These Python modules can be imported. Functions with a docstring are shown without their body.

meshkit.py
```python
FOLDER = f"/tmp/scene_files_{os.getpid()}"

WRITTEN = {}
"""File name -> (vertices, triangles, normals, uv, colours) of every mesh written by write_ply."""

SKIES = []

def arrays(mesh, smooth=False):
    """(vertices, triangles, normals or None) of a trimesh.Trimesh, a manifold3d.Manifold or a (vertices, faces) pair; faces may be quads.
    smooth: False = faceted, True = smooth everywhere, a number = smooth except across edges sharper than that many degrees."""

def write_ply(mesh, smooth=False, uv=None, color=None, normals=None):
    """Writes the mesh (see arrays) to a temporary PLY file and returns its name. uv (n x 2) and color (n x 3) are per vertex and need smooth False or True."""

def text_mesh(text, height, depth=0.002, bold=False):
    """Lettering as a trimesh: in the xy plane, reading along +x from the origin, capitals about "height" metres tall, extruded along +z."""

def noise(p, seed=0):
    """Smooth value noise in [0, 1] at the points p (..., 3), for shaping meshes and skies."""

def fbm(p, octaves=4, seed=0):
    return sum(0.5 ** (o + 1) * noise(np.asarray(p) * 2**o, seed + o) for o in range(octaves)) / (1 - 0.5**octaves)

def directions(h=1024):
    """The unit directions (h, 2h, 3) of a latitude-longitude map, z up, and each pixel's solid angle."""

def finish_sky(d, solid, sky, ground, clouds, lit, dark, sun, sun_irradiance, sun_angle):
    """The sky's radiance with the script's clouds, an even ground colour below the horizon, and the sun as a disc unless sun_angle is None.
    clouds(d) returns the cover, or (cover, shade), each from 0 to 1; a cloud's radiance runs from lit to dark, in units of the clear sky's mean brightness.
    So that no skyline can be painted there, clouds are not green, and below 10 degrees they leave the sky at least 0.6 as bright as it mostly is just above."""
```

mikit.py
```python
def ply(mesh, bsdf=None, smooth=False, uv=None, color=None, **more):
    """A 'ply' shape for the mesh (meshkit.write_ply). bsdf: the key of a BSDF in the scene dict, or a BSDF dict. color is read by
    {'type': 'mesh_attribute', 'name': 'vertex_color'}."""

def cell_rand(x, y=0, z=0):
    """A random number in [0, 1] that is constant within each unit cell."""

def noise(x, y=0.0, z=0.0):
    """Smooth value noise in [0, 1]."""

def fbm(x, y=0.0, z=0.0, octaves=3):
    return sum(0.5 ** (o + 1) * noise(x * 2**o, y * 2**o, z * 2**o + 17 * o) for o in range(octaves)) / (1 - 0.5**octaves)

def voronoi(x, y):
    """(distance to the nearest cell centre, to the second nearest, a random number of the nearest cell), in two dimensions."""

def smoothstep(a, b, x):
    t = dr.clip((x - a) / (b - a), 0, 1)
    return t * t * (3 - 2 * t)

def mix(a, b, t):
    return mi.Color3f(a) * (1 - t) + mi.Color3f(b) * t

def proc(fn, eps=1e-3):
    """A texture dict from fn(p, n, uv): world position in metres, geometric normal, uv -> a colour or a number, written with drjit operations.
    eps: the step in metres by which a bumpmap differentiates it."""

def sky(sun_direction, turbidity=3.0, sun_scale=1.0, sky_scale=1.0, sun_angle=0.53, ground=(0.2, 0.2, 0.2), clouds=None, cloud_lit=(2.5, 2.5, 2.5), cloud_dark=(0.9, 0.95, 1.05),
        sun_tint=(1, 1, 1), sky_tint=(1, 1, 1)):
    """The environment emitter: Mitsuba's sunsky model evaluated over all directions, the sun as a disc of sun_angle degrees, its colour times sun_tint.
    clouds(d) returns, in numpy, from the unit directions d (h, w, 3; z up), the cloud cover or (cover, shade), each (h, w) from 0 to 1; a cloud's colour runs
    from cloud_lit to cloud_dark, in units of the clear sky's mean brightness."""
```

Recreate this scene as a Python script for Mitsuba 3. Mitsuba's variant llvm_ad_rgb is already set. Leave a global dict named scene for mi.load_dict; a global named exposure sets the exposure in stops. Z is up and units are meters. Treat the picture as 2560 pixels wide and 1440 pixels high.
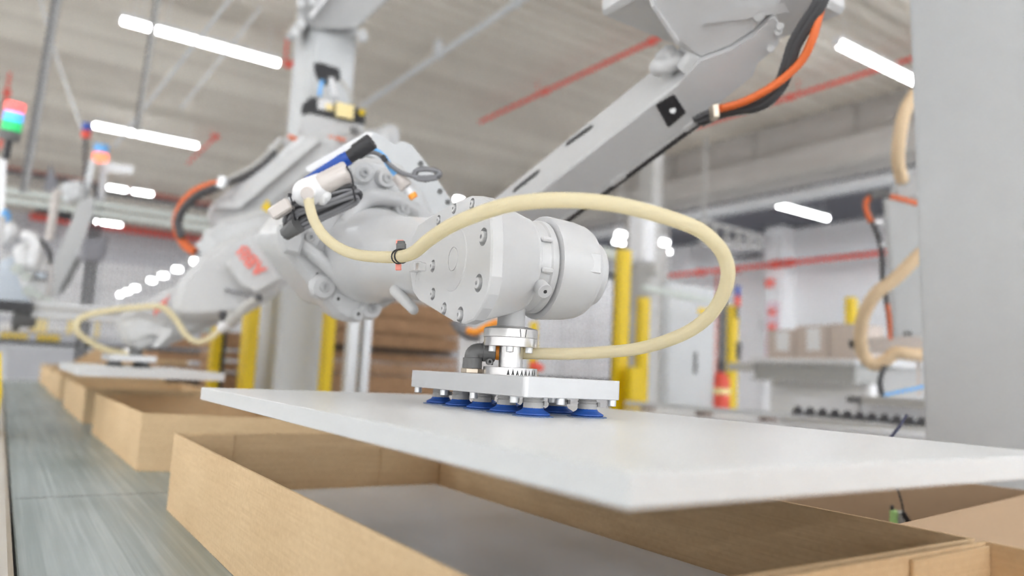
import math, random
import numpy as np, trimesh, shapely, manifold3d as m3
import mitsuba as mi
import drjit as dr
import mikit, meshkit
from mikit import proc, noise, fbm, smoothstep, mix, ply

random.seed(7)
rng = np.random.default_rng(7)
scene, labels = {}, {}

# ------------------------------------------------------------------ camera, exposure
F = 1872.0                                                   # focal length in pixels of the 2560 wide frame
YAW, PITCH, ROLL = map(math.radians, (34.0, 6.556, -2.993))
def _axes():
    f = np.array([math.sin(YAW) * math.cos(PITCH), math.cos(YAW) * math.cos(PITCH), math.sin(PITCH)])
    r = np.array([math.cos(YAW), -math.sin(YAW), 0.0])
    d = -np.cross(r, f)
    c, s = math.cos(ROLL), math.sin(ROLL)
    return np.array([c * r + s * d, -s * r + c * d, f])
CAM = _axes()
TF = mi.ScalarTransform4f
scene['camera'] = {'type': 'thinlens', 'fov': math.degrees(2 * math.atan(1280 / F)), 'fov_axis': 'x', 'aperture_radius': 0.0062, 'focus_distance': 1.06,
                   'near_clip': 0.02, 'far_clip': 300.0, 'to_world': TF().look_at(origin=[0, 0, 0], target=CAM[2].tolist(), up=(-CAM[1]).tolist())}
exposure = 0.60
LAMP_POWER = 30.0
FLOOR = -1.15                                                # the lens is 1.15 m above the floor and is the origin; +y runs along the conveyor

# ------------------------------------------------------------------ survey of the photograph: from a pixel to a point on a known plane
def ray(x, y): return CAM.T @ np.array([(x - 1280) / F, (y - 720) / F, 1.0])
def zat(x, y, z): d = ray(x, y); return d * (z / d[2])
def yat(x, y, Y): d = ray(x, y); return d * (Y / d[1])
def xat(x, y, X): d = ray(x, y); return d * (X / d[0])
def dep(x, y, D): return ray(x, y) * D
def pat(x, y, p0, n): d = ray(x, y); return d * (np.dot(p0, n) / np.dot(d, n))
def V(*a): return np.array(a, float)
def unit(v): v = np.asarray(v, float); return v / np.linalg.norm(v)
X, Y, Z = V(1, 0, 0), V(0, 1, 0), V(0, 0, 1)

# ------------------------------------------------------------------ materials
def principled(col, rough=0.5, metal=0.0, spec=0.5, **more):
    return {'type': 'principled', 'base_color': col if isinstance(col, dict) else {'type': 'rgb', 'value': list(col)}, 'roughness': rough, 'metallic': metal, 'specular': spec, **more}
def two(b): return {'type': 'twosided', 'bsdf': b}
def mat(name, b): scene['m_' + name] = b; return 'm_' + name
ROBOT = mat('robot_white', principled((0.535, 0.535, 0.537), 0.28, spec=0.5, clearcoat=0.2, clearcoat_gloss=0.85))
ROBOT_GREY = mat('robot_grey', principled((0.42, 0.42, 0.42), 0.4))
BOARD = mat('board_white', two(principled((0.585, 0.59, 0.592), 0.32, spec=0.5)))
STEEL_PANEL = mat('steel_panel', principled((0.53, 0.54, 0.545), 0.45))
def _cardboard(p, n, uv):
    g = fbm(p.x * 160, p.y * 160, p.z * 160, 3) - 0.5
    l = noise(p.z * 420, p.x * 14, p.y * 14) - 0.5
    m = fbm(p.x * 6, p.y * 6, p.z * 9, 2) - 0.5
    return mix((0.50, 0.35, 0.20), (0.61, 0.45, 0.275), dr.clip(0.5 + 0.7 * g + 0.45 * l + 0.6 * m, 0, 1))
CARD = mat('cardboard', two(principled(proc(_cardboard), 0.85, spec=0.25)))
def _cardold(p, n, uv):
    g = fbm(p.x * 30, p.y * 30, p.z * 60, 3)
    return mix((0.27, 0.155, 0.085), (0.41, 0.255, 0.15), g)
CARD_SHADED = mat('cardboard_shaded', two(principled((0.34, 0.235, 0.15), 0.85, spec=0.2)))  # cardboard darkened in its colour to stand for a shaded carton
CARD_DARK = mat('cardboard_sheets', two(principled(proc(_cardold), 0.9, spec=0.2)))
def _belt(p, n, uv):
    s = fbm(p.x * 130, p.y * 2.2, 3.0, 3)
    w = fbm(p.x * 5, p.y * 2.0, 1.0, 3)
    return mix((0.15, 0.195, 0.19), (0.30, 0.345, 0.345), dr.clip(0.1 + 0.7 * s * s + 0.5 * (w - 0.4), 0, 1))
def _beltr(p, n, uv): return 0.25 + 0.14 * fbm(p.x * 60, p.y * 3, 2.0, 3)
BELT = mat('belt', principled(proc(_belt), proc(_beltr), spec=0.9, clearcoat=0.6, clearcoat_gloss=0.75))
def _concrete(p, n, uv):
    a = fbm(p.x * 0.22, p.y * 3.6, p.z * 2.0, 4) + 0.75 * (noise(p.x * 0.16, dr.floor((p.y + 3.0) / 0.6) * 7.3, 0.0) - 0.5)
    return mix((0.52, 0.47, 0.41), (0.76, 0.71, 0.63), dr.clip(0.05 + 1.0 * a, 0, 1))
CEIL = mat('ceiling_concrete', two(principled(proc(_concrete), 0.9, spec=0.15)))
def _conc2(p, n, uv):
    a = fbm(p.x * 0.9, p.y * 0.9, p.z * 2.2, 4)
    return mix((0.36, 0.34, 0.315), (0.50, 0.475, 0.445), a)
CONC = mat('concrete', two(principled(proc(_conc2), 0.9, spec=0.15)))
def _floor(p, n, uv): return mix((0.68, 0.69, 0.69), (0.78, 0.79, 0.79), fbm(p.x * 0.7, p.y * 0.7, 0.0, 4))
FLOORM = mat('floor', two(principled(proc(_floor), 0.35, spec=0.4)))
WALLM = mat('wall_white', two(principled((0.88, 0.875, 0.87), 0.8, spec=0.2)))
WALLG = mat('wall_grey', two(principled((0.58, 0.58, 0.60), 0.8, spec=0.2)))
DECK = mat('dark_deck', two(principled((0.055, 0.057, 0.066), 0.7)))
def _brushed(p, n, uv): return 0.30 + 0.16 * noise(p.z * 900, p.x * 3, p.y * 3)
PLATE = mat('milled_aluminium', principled((0.62, 0.625, 0.63), proc(_brushed), metal=0.55, spec=0.6))
ALU = mat('aluminium', principled((0.74, 0.75, 0.76), 0.36, metal=0.8))
STEEL = mat('turned_steel', principled((0.80, 0.79, 0.78), 0.17, metal=1.0, anisotropic=0.6))
STEEL_D = mat('grey_steel', principled((0.62, 0.61, 0.60), 0.30, metal=0.85))
BLUE = mat('blue_rubber', principled((0.014, 0.075, 0.33), 0.42, spec=0.5))
BLUESKIN = mat('blue_lip', principled((0.10, 0.16, 0.30), 0.4))
BLUEP = mat('blue_plastic', principled((0.010, 0.06, 0.32), 0.35))
LBLUE = mat('light_blue', principled((0.16, 0.47, 0.88), 0.4))
GREY = mat('grey_plastic', principled((0.44, 0.43, 0.41), 0.5))
TAUPE = mat('taupe_plastic', principled((0.58, 0.53, 0.50), 0.3, clearcoat=0.5))
DGREY = mat('dark_grey_plastic', principled((0.105, 0.105, 0.103), 0.45))
BLACK = mat('black_plastic', principled((0.018, 0.018, 0.02), 0.45))
CABLE = mat('black_cable', principled((0.035, 0.035, 0.037), 0.42))
GCABLE = mat('grey_cable', principled((0.17, 0.17, 0.18), 0.45))
ORANGE = mat('orange_cable', principled((0.66, 0.13, 0.025), 0.45))
COLLET = mat('orange_plastic', principled((0.90, 0.33, 0.03), 0.4))
YELLOW = mat('yellow_paint', principled((0.67, 0.47, 0.0), 0.42))
RED = mat('red_paint', principled((0.68, 0.075, 0.045), 0.5))
REDP = mat('red_print', two(principled((0.78, 0.13, 0.09), 0.5)))
WHITEP = mat('white_plastic', principled((0.74, 0.74, 0.75), 0.4))
BEIGE = mat('beige_rail', principled((0.52, 0.49, 0.44), 0.45, metal=0.2))
BRASS = mat('nickel_brass', principled((0.60, 0.52, 0.42), 0.35, metal=0.7))
GREEN = mat('lime_plastic', principled((0.42, 0.66, 0.25), 0.4))
GREENG = mat('grey_green', principled((0.50, 0.53, 0.50), 0.5))
SHADE = mat('dark_hollow', two(principled((0.03, 0.03, 0.03), 0.8)))  # near-black fill standing for shade in slots, sockets and holes; also dark marks
WIRE = mat('mesh_wire', principled((0.17, 0.17, 0.18), 0.5))
HOSEB = mat('duct_hose', principled((0.70, 0.52, 0.33), 0.5))
PALEY = mat('pale_yellow', principled((0.86, 0.72, 0.36), 0.55))
PALE = mat('pale_grey', principled((0.60, 0.61, 0.62), 0.5))
BLUEG = mat('pale_blue_grey', principled((0.55, 0.60, 0.66), 0.4))
FILM = mat('wrapped_goods', principled((0.50, 0.42, 0.37), 0.35, spec=0.6))
# polyurethane hose: a thin cloudy wall that lets light through
HOSE = mat('cream_hose', {'type': 'principledthin', 'base_color': {'type': 'rgb', 'value': [0.88, 0.81, 0.60]}, 'roughness': 0.13, 'eta': 1.5, 'spec_trans': 0.0, 'diff_trans': 0.9})

# ------------------------------------------------------------------ meshes
def arr(m):
    if isinstance(m, trimesh.Trimesh): return m
    if hasattr(m, 'to_mesh'):
        q = m.to_mesh(); return trimesh.Trimesh(q.vert_properties[:, :3], q.tri_verts, process=False)
    return trimesh.Trimesh(*m, process=False)
def man(m):
    m = arr(m); m = trimesh.Trimesh(np.round(m.vertices, 7), m.faces, process=True); m.merge_vertices(); m.update_faces(m.nondegenerate_faces()); m.fix_normals()
    return m3.Manifold(m3.Mesh(np.asarray(m.vertices, np.float32), np.asarray(m.faces, np.uint32)))
def join(*ms): return trimesh.util.concatenate([arr(m) for m in ms])
def hullp(pts):
    return trimesh.Trimesh(*(lambda h: (h.vertices, h.faces))(trimesh.convex.convex_hull(np.asarray(pts, float))), process=False)
def basis(n):
    n = unit(n); a = Z if abs(n[2]) < 0.9 else X
    u = unit(np.cross(a, n)); return u, np.cross(n, u), n
def box(lo, hi, c=0.0):
    """axis-aligned box from lo to hi, edges chamfered by c"""
    lo, hi = np.minimum(lo, hi), np.maximum(lo, hi)
    return obox((lo + hi) / 2, hi - lo, np.eye(3), c)
def obox(cen, size, R=None, c=0.0):
    h = np.asarray(size, float) / 2; R = np.eye(3) if R is None else R
    c = min(c, 0.49 * h.min() * 2) if c else 0
    s = np.array([[i, j, k] for i in (-1, 1) for j in (-1, 1) for k in (-1, 1)], float)
    if not c: p = s * h
    else: p = np.vstack([s * (h - np.array(o) * c) for o in ((0, 1, 1), (1, 0, 1), (1, 1, 0))])
    return hullp(p @ np.asarray(R) + cen)                    # rows of R are the box's axes
def seg3(p0, p1, w, t, up=Z, c=0.0):
    """bar of width w, height t from p0 to p1"""
    p0, p1 = np.asarray(p0, float), np.asarray(p1, float); d = unit(p1 - p0); s = unit(np.cross(d, up)); u = np.cross(s, d)
    return obox((p0 + p1) / 2, (np.linalg.norm(p1 - p0), w, t), np.array([d, s, u]), c)
def lathe(prof, o, axis, n=40):
    """profile [(radius, distance along axis)], closed at both ends when the radii are 0"""
    u, v, w = basis(axis); a = np.arange(n) * 2 * np.pi / n
    ring = np.cos(a)[:, None] * u + np.sin(a)[:, None] * v
    vs = np.vstack([np.asarray(o) + r * ring + h * w for r, h in prof]); f = []
    for k in range(len(prof) - 1):
        i = np.arange(n); j = (i + 1) % n; A, B = k * n, (k + 1) * n
        if prof[k][0] > 0: f.append(np.stack([A + i, A + j, B + j], 1))
        if prof[k + 1][0] > 0: f.append(np.stack([A + i, B + j, B + i], 1))
    return trimesh.Trimesh(vs, np.vstack(f), process=False)
def cyl(p0, p1, r0, r1=None, n=24, c=0.0):
    p0, p1 = np.asarray(p0, float), np.asarray(p1, float); L = np.linalg.norm(p1 - p0); r1 = r0 if r1 is None else r1
    pr = [(0, 0), (r0, 0), (r1, L), (0, L)] if not c else [(0, 0), (r0 - c, 0), (r0, c), (r1, L - c), (r1 - c, L), (0, L)]
    return lathe(pr, p0, p1 - p0, n)
def spline(pts, n=8):
    p = np.asarray(pts, float); q = np.vstack([2 * p[0] - p[1], p, 2 * p[-1] - p[-2]]); out = []
    for i in range(1, len(q) - 2):
        t = np.linspace(0, 1, n, endpoint=False)[:, None]; a, b, c, d = q[i - 1:i + 3]
        out.append(0.5 * (2 * b + (c - a) * t + (2 * a - 5 * b + 4 * c - d) * t ** 2 + (3 * b - a - 3 * c + d) * t ** 3))
    return np.vstack(out + [p[-1:]])
def tube(pts, r, n=16, cap=True):
    p = np.asarray(pts, float); r = np.broadcast_to(r, len(p)); t = np.gradient(p, axis=0); t /= np.linalg.norm(t, axis=1)[:, None] + 1e-12
    u = basis(t[0])[0]; a = np.arange(n) * 2 * np.pi / n; vs = []
    for k in range(len(p)):
        u = unit(u - np.dot(u, t[k]) * t[k]); v = np.cross(t[k], u)
        vs.append(p[k] + r[k] * (np.cos(a)[:, None] * u + np.sin(a)[:, None] * v))
    i = np.arange(n); j = (i + 1) % n; f = []
    for k in range(len(p) - 1):
        A, B = k * n, (k + 1) * n; f += [np.stack([A + i, A + j, B + j], 1), np.stack([A + i, B + j, B + i], 1)]
    vs = np.vstack(vs)
    if cap:
        m = len(vs); vs = np.vstack([vs, p[:1], p[-1:]]); L = (len(p) - 1) * n
        f += [np.stack([j, i, i * 0 + m], 1), np.stack([L + i, L + j, i * 0 + m + 1], 1)]
    return trimesh.Trimesh(vs, np.vstack(f), process=False)
def rounded(poly2, r):
    g = shapely.Polygon(poly2)
    if r: g = g.buffer(-r, quad_segs=5).buffer(2 * r, quad_segs=5).buffer(-r, quad_segs=5).simplify(r * 0.02)
    return g
def prism(pts, vec, bevel=0.0, r=0.0):
    """planar polygon of 3-D points, pushed along vec; convex ones can have bevelled rims, r rounds the corners"""
    pts = np.asarray(pts, float); L = np.linalg.norm(vec); u, v, w = basis(vec); o = pts.mean(0)
    g = rounded(np.stack([(pts - o) @ u, (pts - o) @ v], 1), r)
    B = np.array([u, v, w])
    if bevel:
        a = np.array(g.exterior.coords)[:-1]; i = np.array(g.buffer(-bevel, join_style=2).exterior.coords)[:-1]
        z = lambda q, h: np.c_[q, np.full(len(q), h)]
        return hullp(np.vstack([z(i, 0), z(a, bevel), z(a, L - bevel), z(i, L)]) @ B + o)
    m = trimesh.creation.extrude_polygon(g, L, engine='earcut'); return trimesh.Trimesh(m.vertices @ B + o, m.faces, process=False)
def spheres(*ps, n=2):
    """hull of spheres (point, radius)"""
    s = trimesh.creation.icosphere(subdivisions=n).vertices
    return hullp(np.vstack([np.asarray(p) + r * s for p, r in ps]))
def quad_px(pxs, p0, n): return [pat(x, y, p0, n) for x, y in pxs]

# ------------------------------------------------------------------ naming
def key_for(name):
    if name not in used: used[name] = 0; return name
    used[name] += 1; return f'{name}_{used[name]:03d}'
used = {}
def obj(name, mesh, m, parent=None, smooth=35, label=None, **more):
    k = key_for(f'{parent}__{name}' if parent else name)
    scene[k] = mesh if isinstance(mesh, dict) else ply(arr(mesh), m, smooth=smooth, **more)
    if label and parent: labels[k] = {'label': label}
    return k
def each(name, meshes, m, parent, smooth=35):
    for q in meshes: obj(name, q, m, parent, smooth)
def thing(name, label, cat, group=None):
    k = key_for(name); labels[k] = {'label': label, 'category': cat}
    if group: labels[k]['group'] = group
    return k
def one(name, mesh, m, label, cat, group=None, smooth=35):
    k = obj(name, mesh, m, None, smooth); labels[k] = {'label': label, 'category': cat}
    if group: labels[k]['group'] = group
    return k
def struct(name, mesh, m, parent=None, smooth=False, stuff=False):
    k = obj(name, mesh, m, parent, smooth)
    if not parent: labels[k] = {'kind': 'structure'}
    if stuff: labels[k] = {'kind': 'stuff'}
    return k

# ================================================================== the setting
CZ = 5.2                                                     # underside of the hall's concrete roof
BX = 12.3                                                    # the long beam between the two bays
YF = 34.0                                                    # far wall
struct('floor', box((-26, -26, FLOOR - 0.2), (19, 40, FLOOR)), FLOORM)
struct('ceiling', box((-26, -26, CZ + 0.12), (BX + 0.4, 40, CZ + 0.3)), CEIL)
def plank(y, w):
    """ribbed roof plank: two flat ribs with a shallow groove between and bevelled joints"""
    p = [(0.0, 0.12), (0.035, 0.0), (w * 0.44, 0.0), (w * 0.47, 0.045), (w * 0.53, 0.045), (w * 0.56, 0.0), (w - 0.035, 0.0), (w, 0.12)]
    a = np.array([(-26, y + q, CZ + h) for q, h in p]); b = a + V(BX + 26.35, 0, 0)
    f = [(i, i + 1, i + 9, i + 8) for i in range(7)]
    f = np.array([(q[0], q[1], q[2]) for q in f] + [(q[0], q[2], q[3]) for q in f])
    return trimesh.Trimesh(np.vstack([a, b]), f, process=False)
y = -3.0
while y < YF + 0.3:
    struct('plank', plank(y, 0.6), CEIL, 'ceiling'); y += 0.6
struct('ceiling_side', box((BX + 0.4, -26, 4.45), (19, 40, 4.7)), DECK)
struct('wall_right', box((18, -26, FLOOR), (18.3, 40, 4.7)), WALLM)
for a, b in ((-26, -9), (-9, -1.5), (-1.5, 6), (6, 13.2), (13.2, 20.4), (20.4, 34)):
    struct('panel', box((17.96, a + 0.02, 1.85), (18.01, b - 0.02, 3.2)), WALLM, 'wall_right')
    struct('panel', box((17.94, a + 0.02, FLOOR), (18.01, b - 0.02, 1.80)), WALLM, 'wall_right')
struct('wall_left', box((-26.3, -26, FLOOR), (-26, 40, 5.4)), WALLM)
struct('wall_back', box((-26, -26.3, FLOOR), (19, -26, 5.4)), WALLM)
struct('wall_far', box((-26, YF, FLOOR), (19, YF + 0.3, 5.4)), WALLG)
for k in range(14): struct('panel', box((-9 + k * 2.0 + 0.03, YF - 0.05, 1.2), (-7 + k * 2.0 - 0.03, YF + 0.01, 3.6)), WALLM, 'wall_far')
# beam between the bays: fascia panels above, projecting girder below
struct('trim_1', box((BX, -26, 4.52), (BX + 0.4, YF, CZ + 0.15)), CONC)
for k in range(19):
    struct('panel', box((BX - 0.035 - 0.02 * (k % 2), -8 + k * 2.2 + 0.02, 4.56), (BX + 0.01, -5.8 + k * 2.2 - 0.02, CZ - 0.05)), CONC, 'trim_1')
struct('trim_2', box((BX - 0.32, -26, 3.98), (BX + 0.5, YF, 4.52), 0.05), CONC)
one('ventilation_duct', tube([(BX - 0.15, -8.5, 3.62), (BX - 0.15, YF, 3.62)], 0.12, 18), PALE, 'long round pale duct running under the concrete girder', 'duct')
for k, (x0, y0) in enumerate(((BX - 0.30, 12.35), (BX - 0.30, 24.5))):
    struct(f'column_{k + 1}', box((x0, y0, FLOOR), (x0 + 0.75, y0 + 0.8, 3.98), 0.03), CONC)
c1 = xat(1965, 760, 17.9)
struct('column_3', box((17.35, c1[1] - 0.25, FLOOR), (17.95, c1[1] + 0.3, 4.45), 0.02), WALLM)

# red pipes
def pipe(pts, r, label, fittings=(), m=RED, name='sprinkler_pipe', cat='pipe', group=None):
    k = thing(name, label, cat, group)
    obj('tube', tube(pts, r, 12), m, k)
    for q in fittings: obj('coupling', q, m, k)
    return k
def roofpipe(x, y0, y1, label, z=4.95):
    cp = [cyl((x, yy - 0.05, z), (x, yy + 0.05, z), 0.052) for yy in np.arange(y0 + 0.06, y1, 2.6)]
    pipe([(x, y0, z), (x, y1, z)], 0.032, label, cp + [cyl((x, yy, z), (x, yy, CZ), 0.008, n=8) for yy in np.arange(y0 + 0.5, y1, 3.0)])
a = zat(1200, 305, 4.95); roofpipe(a[0], -8, a[1], 'red sprinkler pipe under the roof ending left of the big robot arm')
a = zat(1700, 330, 4.95); roofpipe(a[0], -8, a[1] + 3, 'red sprinkler pipe under the roof behind the black and orange cables')
a = zat(540, 342, 4.95); b = zat(505, 385, 4.95)
pipe([a, a + V(-0.02, 3.0, 0)], 0.025, 'thin red sprinkler pipe under the roof by the far left lamp', [cyl(a - V(0, 0.06, 0), a + V(0, 0.06, 0), 0.06), cyl(a + V(0, 0.5, 0), (a[0], a[1] + 0.5, CZ), 0.01, n=8)])
a = zat(18, 232, 4.8); pipe([a, a + V(0, 0, -1.1)], 0.03, 'short red sprinkler drop above the red, blue and green stack light', [spheres((a, 0.07)), cyl(a, (a[0], a[1], CZ), 0.02, n=8)])
a = zat(712, 165, 4.7); pipe([a, a + V(0.5, -0.35, 0.25)], 0.05, 'stub of red pipe at the right end of the near lamp', [cyl(a, (a[0], a[1], CZ), 0.02, n=8)])
wp = [xat(1655, 692, 17.2), xat(2210, 630, 17.2)]
zr = (wp[0][2] + wp[1][2]) / 2
pipe([(17.2, -3, zr), (17.2, 17.6, zr)], 0.06, 'red fire main running along the white right wall',
     [cyl((17.2, y0 - 0.13, zr), (17.2, y0 + 0.13, zr), 0.10) for y0 in (xat(1940, 660, 17.2)[1], xat(1972, 657, 17.2)[1], xat(1750, 680, 17.2)[1])] + [box((17.2, y0, zr - 0.02), (17.93, y0 + 0.04, zr + 0.02)) for y0 in (-1.0, 4.0, 9.0, 14.5)])
d0 = xat(1793, 688, 17.2); pipe(spline([(17.2, d0[1], zr - 0.07), (17.2, d0[1], zr - 0.4), (17.2, d0[1], FLOOR)], 6), 0.05, 'red riser dropping from the fire main on the right wall', m=mat('dull_red', principled((0.50, 0.19, 0.15), 0.5)))
k = one('fire_sign', box((17.30, c1[1] - 0.2, 0.55), (17.36, c1[1] + 0.2, 2.35)), mat('pink_sign', principled((0.80, 0.62, 0.66), 0.5)), 'tall pale pink sign with red marks on the wall pillar', 'sign')
for q in (2.05, 1.65, 1.2, 0.85):
    obj('mark', box((17.27, c1[1] - 0.11, q - 0.09), (17.31, c1[1] + 0.11, q + 0.09), 0.02), REDP, k)
one('fire_sign', box((17.29, c1[1] + 0.0, 2.75), (17.35, c1[1] + 0.24, 2.97)), REDP, 'small square red sign high on the wall pillar', 'sign')
fp = zat(100, 0, 0)
a, b = yat(75, 540, YF - 0.3), yat(440, 592, YF - 0.3)
pipe([a, (8, YF - 0.3, (a[2] + b[2]) / 2)], 0.13, 'red pipe across the far wall behind the mesh fence')
a, b = yat(20, 420, 25.0), yat(90, 430, 25.0)
pipe([(a[0] - 2, a[1], a[2]), (6, a[1], a[2] - 0.15)], 0.09, 'red pipe crossing high at the far left', [cyl((q, a[1], a[2] - 0.08), (q, a[1], CZ), 0.015, n=8) for q in (-1.0, 5.0)], m=mat('brown_red', principled((0.36, 0.12, 0.09), 0.6)))
a = zat(920, 255, 4.95)
pipe([(a[0], -6, 4.95), (a[0], a[1] + 0.3, 4.95), (a[0], a[1] + 0.32, 4.95)], 0.046, 'long pale conduit under the roof to the right of the white robot mast', [box((a[0] - 0.05, q - 0.05, 4.9), (a[0] + 0.05, q + 0.05, CZ)) for q in (4.0, 8.0, 10.2)], m=PALE, name='conduit')

# ------------------------------------------------------------------ lamps of the hall
mat('lamp_body', principled((0.7, 0.7, 0.7), 0.5))
WARM = [LAMP_POWER * c for c in (0.95, 1.0, 1.08)]
lampshape = {}
def lamp(x0, x1, y, z, label, r=0.055, drop=True, group=None, power=1.0):
    k = thing('tube_lamp', label, 'lamp', group)
    g = cyl((x0, y, z), (x1, y, z), r, n=8)
    scene[f'{k}__diffuser'] = ply(g, 'm_lamp_body', smooth=35, emitter={'type': 'area', 'radiance': {'type': 'rgb', 'value': [c * power for c in WARM]}})
    each('end_cap', (cyl((x0 - 0.025, y, z), (x0 - 0.002, y, z), r * 1.05, n=10), cyl((x1 + 0.002, y, z), (x1 + 0.025, y, z), r * 1.05, n=10)), 'm_lamp_body', k)
    obj('uplight_cover', box((x0 - 0.02, y - r * 1.15, z + r * 0.35), (x1 + 0.02, y + r * 1.15, z + r * 1.7)), 'm_lamp_body', k, smooth=False)  # opaque top added to cut the light thrown up at the ceiling
    if drop:
        for q in (x0 + 0.15, x1 - 0.15): obj('hanger', cyl((q, y, z + r), (q, y, CZ if x0 < BX else 4.45), 0.006, n=6), 'm_lamp_body', k)
    return k
LZ = 4.62
P = lambda x, y: zat(x, y, LZ)
a, b, c, d = P(305, 50), P(383, 72), P(390, 73), P(697, 155)
lamp(a[0], b[0], a[1], LZ, 'short left half of the bright near ceiling lamp')
lamp(c[0], d[0], a[1], LZ, 'long bright near ceiling lamp left of the white mast')
a, b, c, d = P(235, 312), P(337, 334), P(344, 336), P(492, 364)
lamp(a[0], b[0], a[1], LZ, 'left half of the second row ceiling lamp behind the stack lights')
lamp(c[0], d[0], a[1], LZ, 'right half of the second row ceiling lamp above the orange cable loop')
a, b, c, d = P(270, 467), P(316, 475), P(330, 479), P(378, 487)
lamp(a[0], b[0], a[1], LZ, 'left half of the third row ceiling lamp above the fence rail')
lamp(c[0], d[0], a[1], LZ, 'right half of the third row ceiling lamp above the fence rail')
a, b = P(224, 551), P(302, 563)
lamp(a[0], b[0], min(a[1], YF - 1), LZ, 'farthest ceiling lamp, low above the red pipe of the far wall')
a, b = P(2095, 108), P(2290, 210)
lamp(a[0], b[0] + 0.2, a[1], LZ, 'bright ceiling lamp running behind the grey post at upper right')
for x, yy, lb in ((1608, 416, 'small distant ceiling lamp just below the robot arm'), (1145, 497, 'distant ceiling lamp peeping over the wrist of the near robot')):
    a = P(x, yy); lamp(a[0] - 0.12, a[0] + 0.12, a[1], LZ, lb)
ZS = 3.95
a, b = zat(1937, 510, ZS), zat(2073, 544, ZS)
lamp(a[0], b[0], a[1], ZS, 'tube lamp under the dark deck of the right bay')
for x, yy, lb in ((1548, 585, 'distant lamp left of the concrete column'), (1657, 605, 'distant lamp right of the concrete column')):
    a = zat(x, yy, 3.15); lamp(a[0] - 0.12, a[0] + 0.12, a[1], 3.15, lb, r=0.065)
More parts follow.
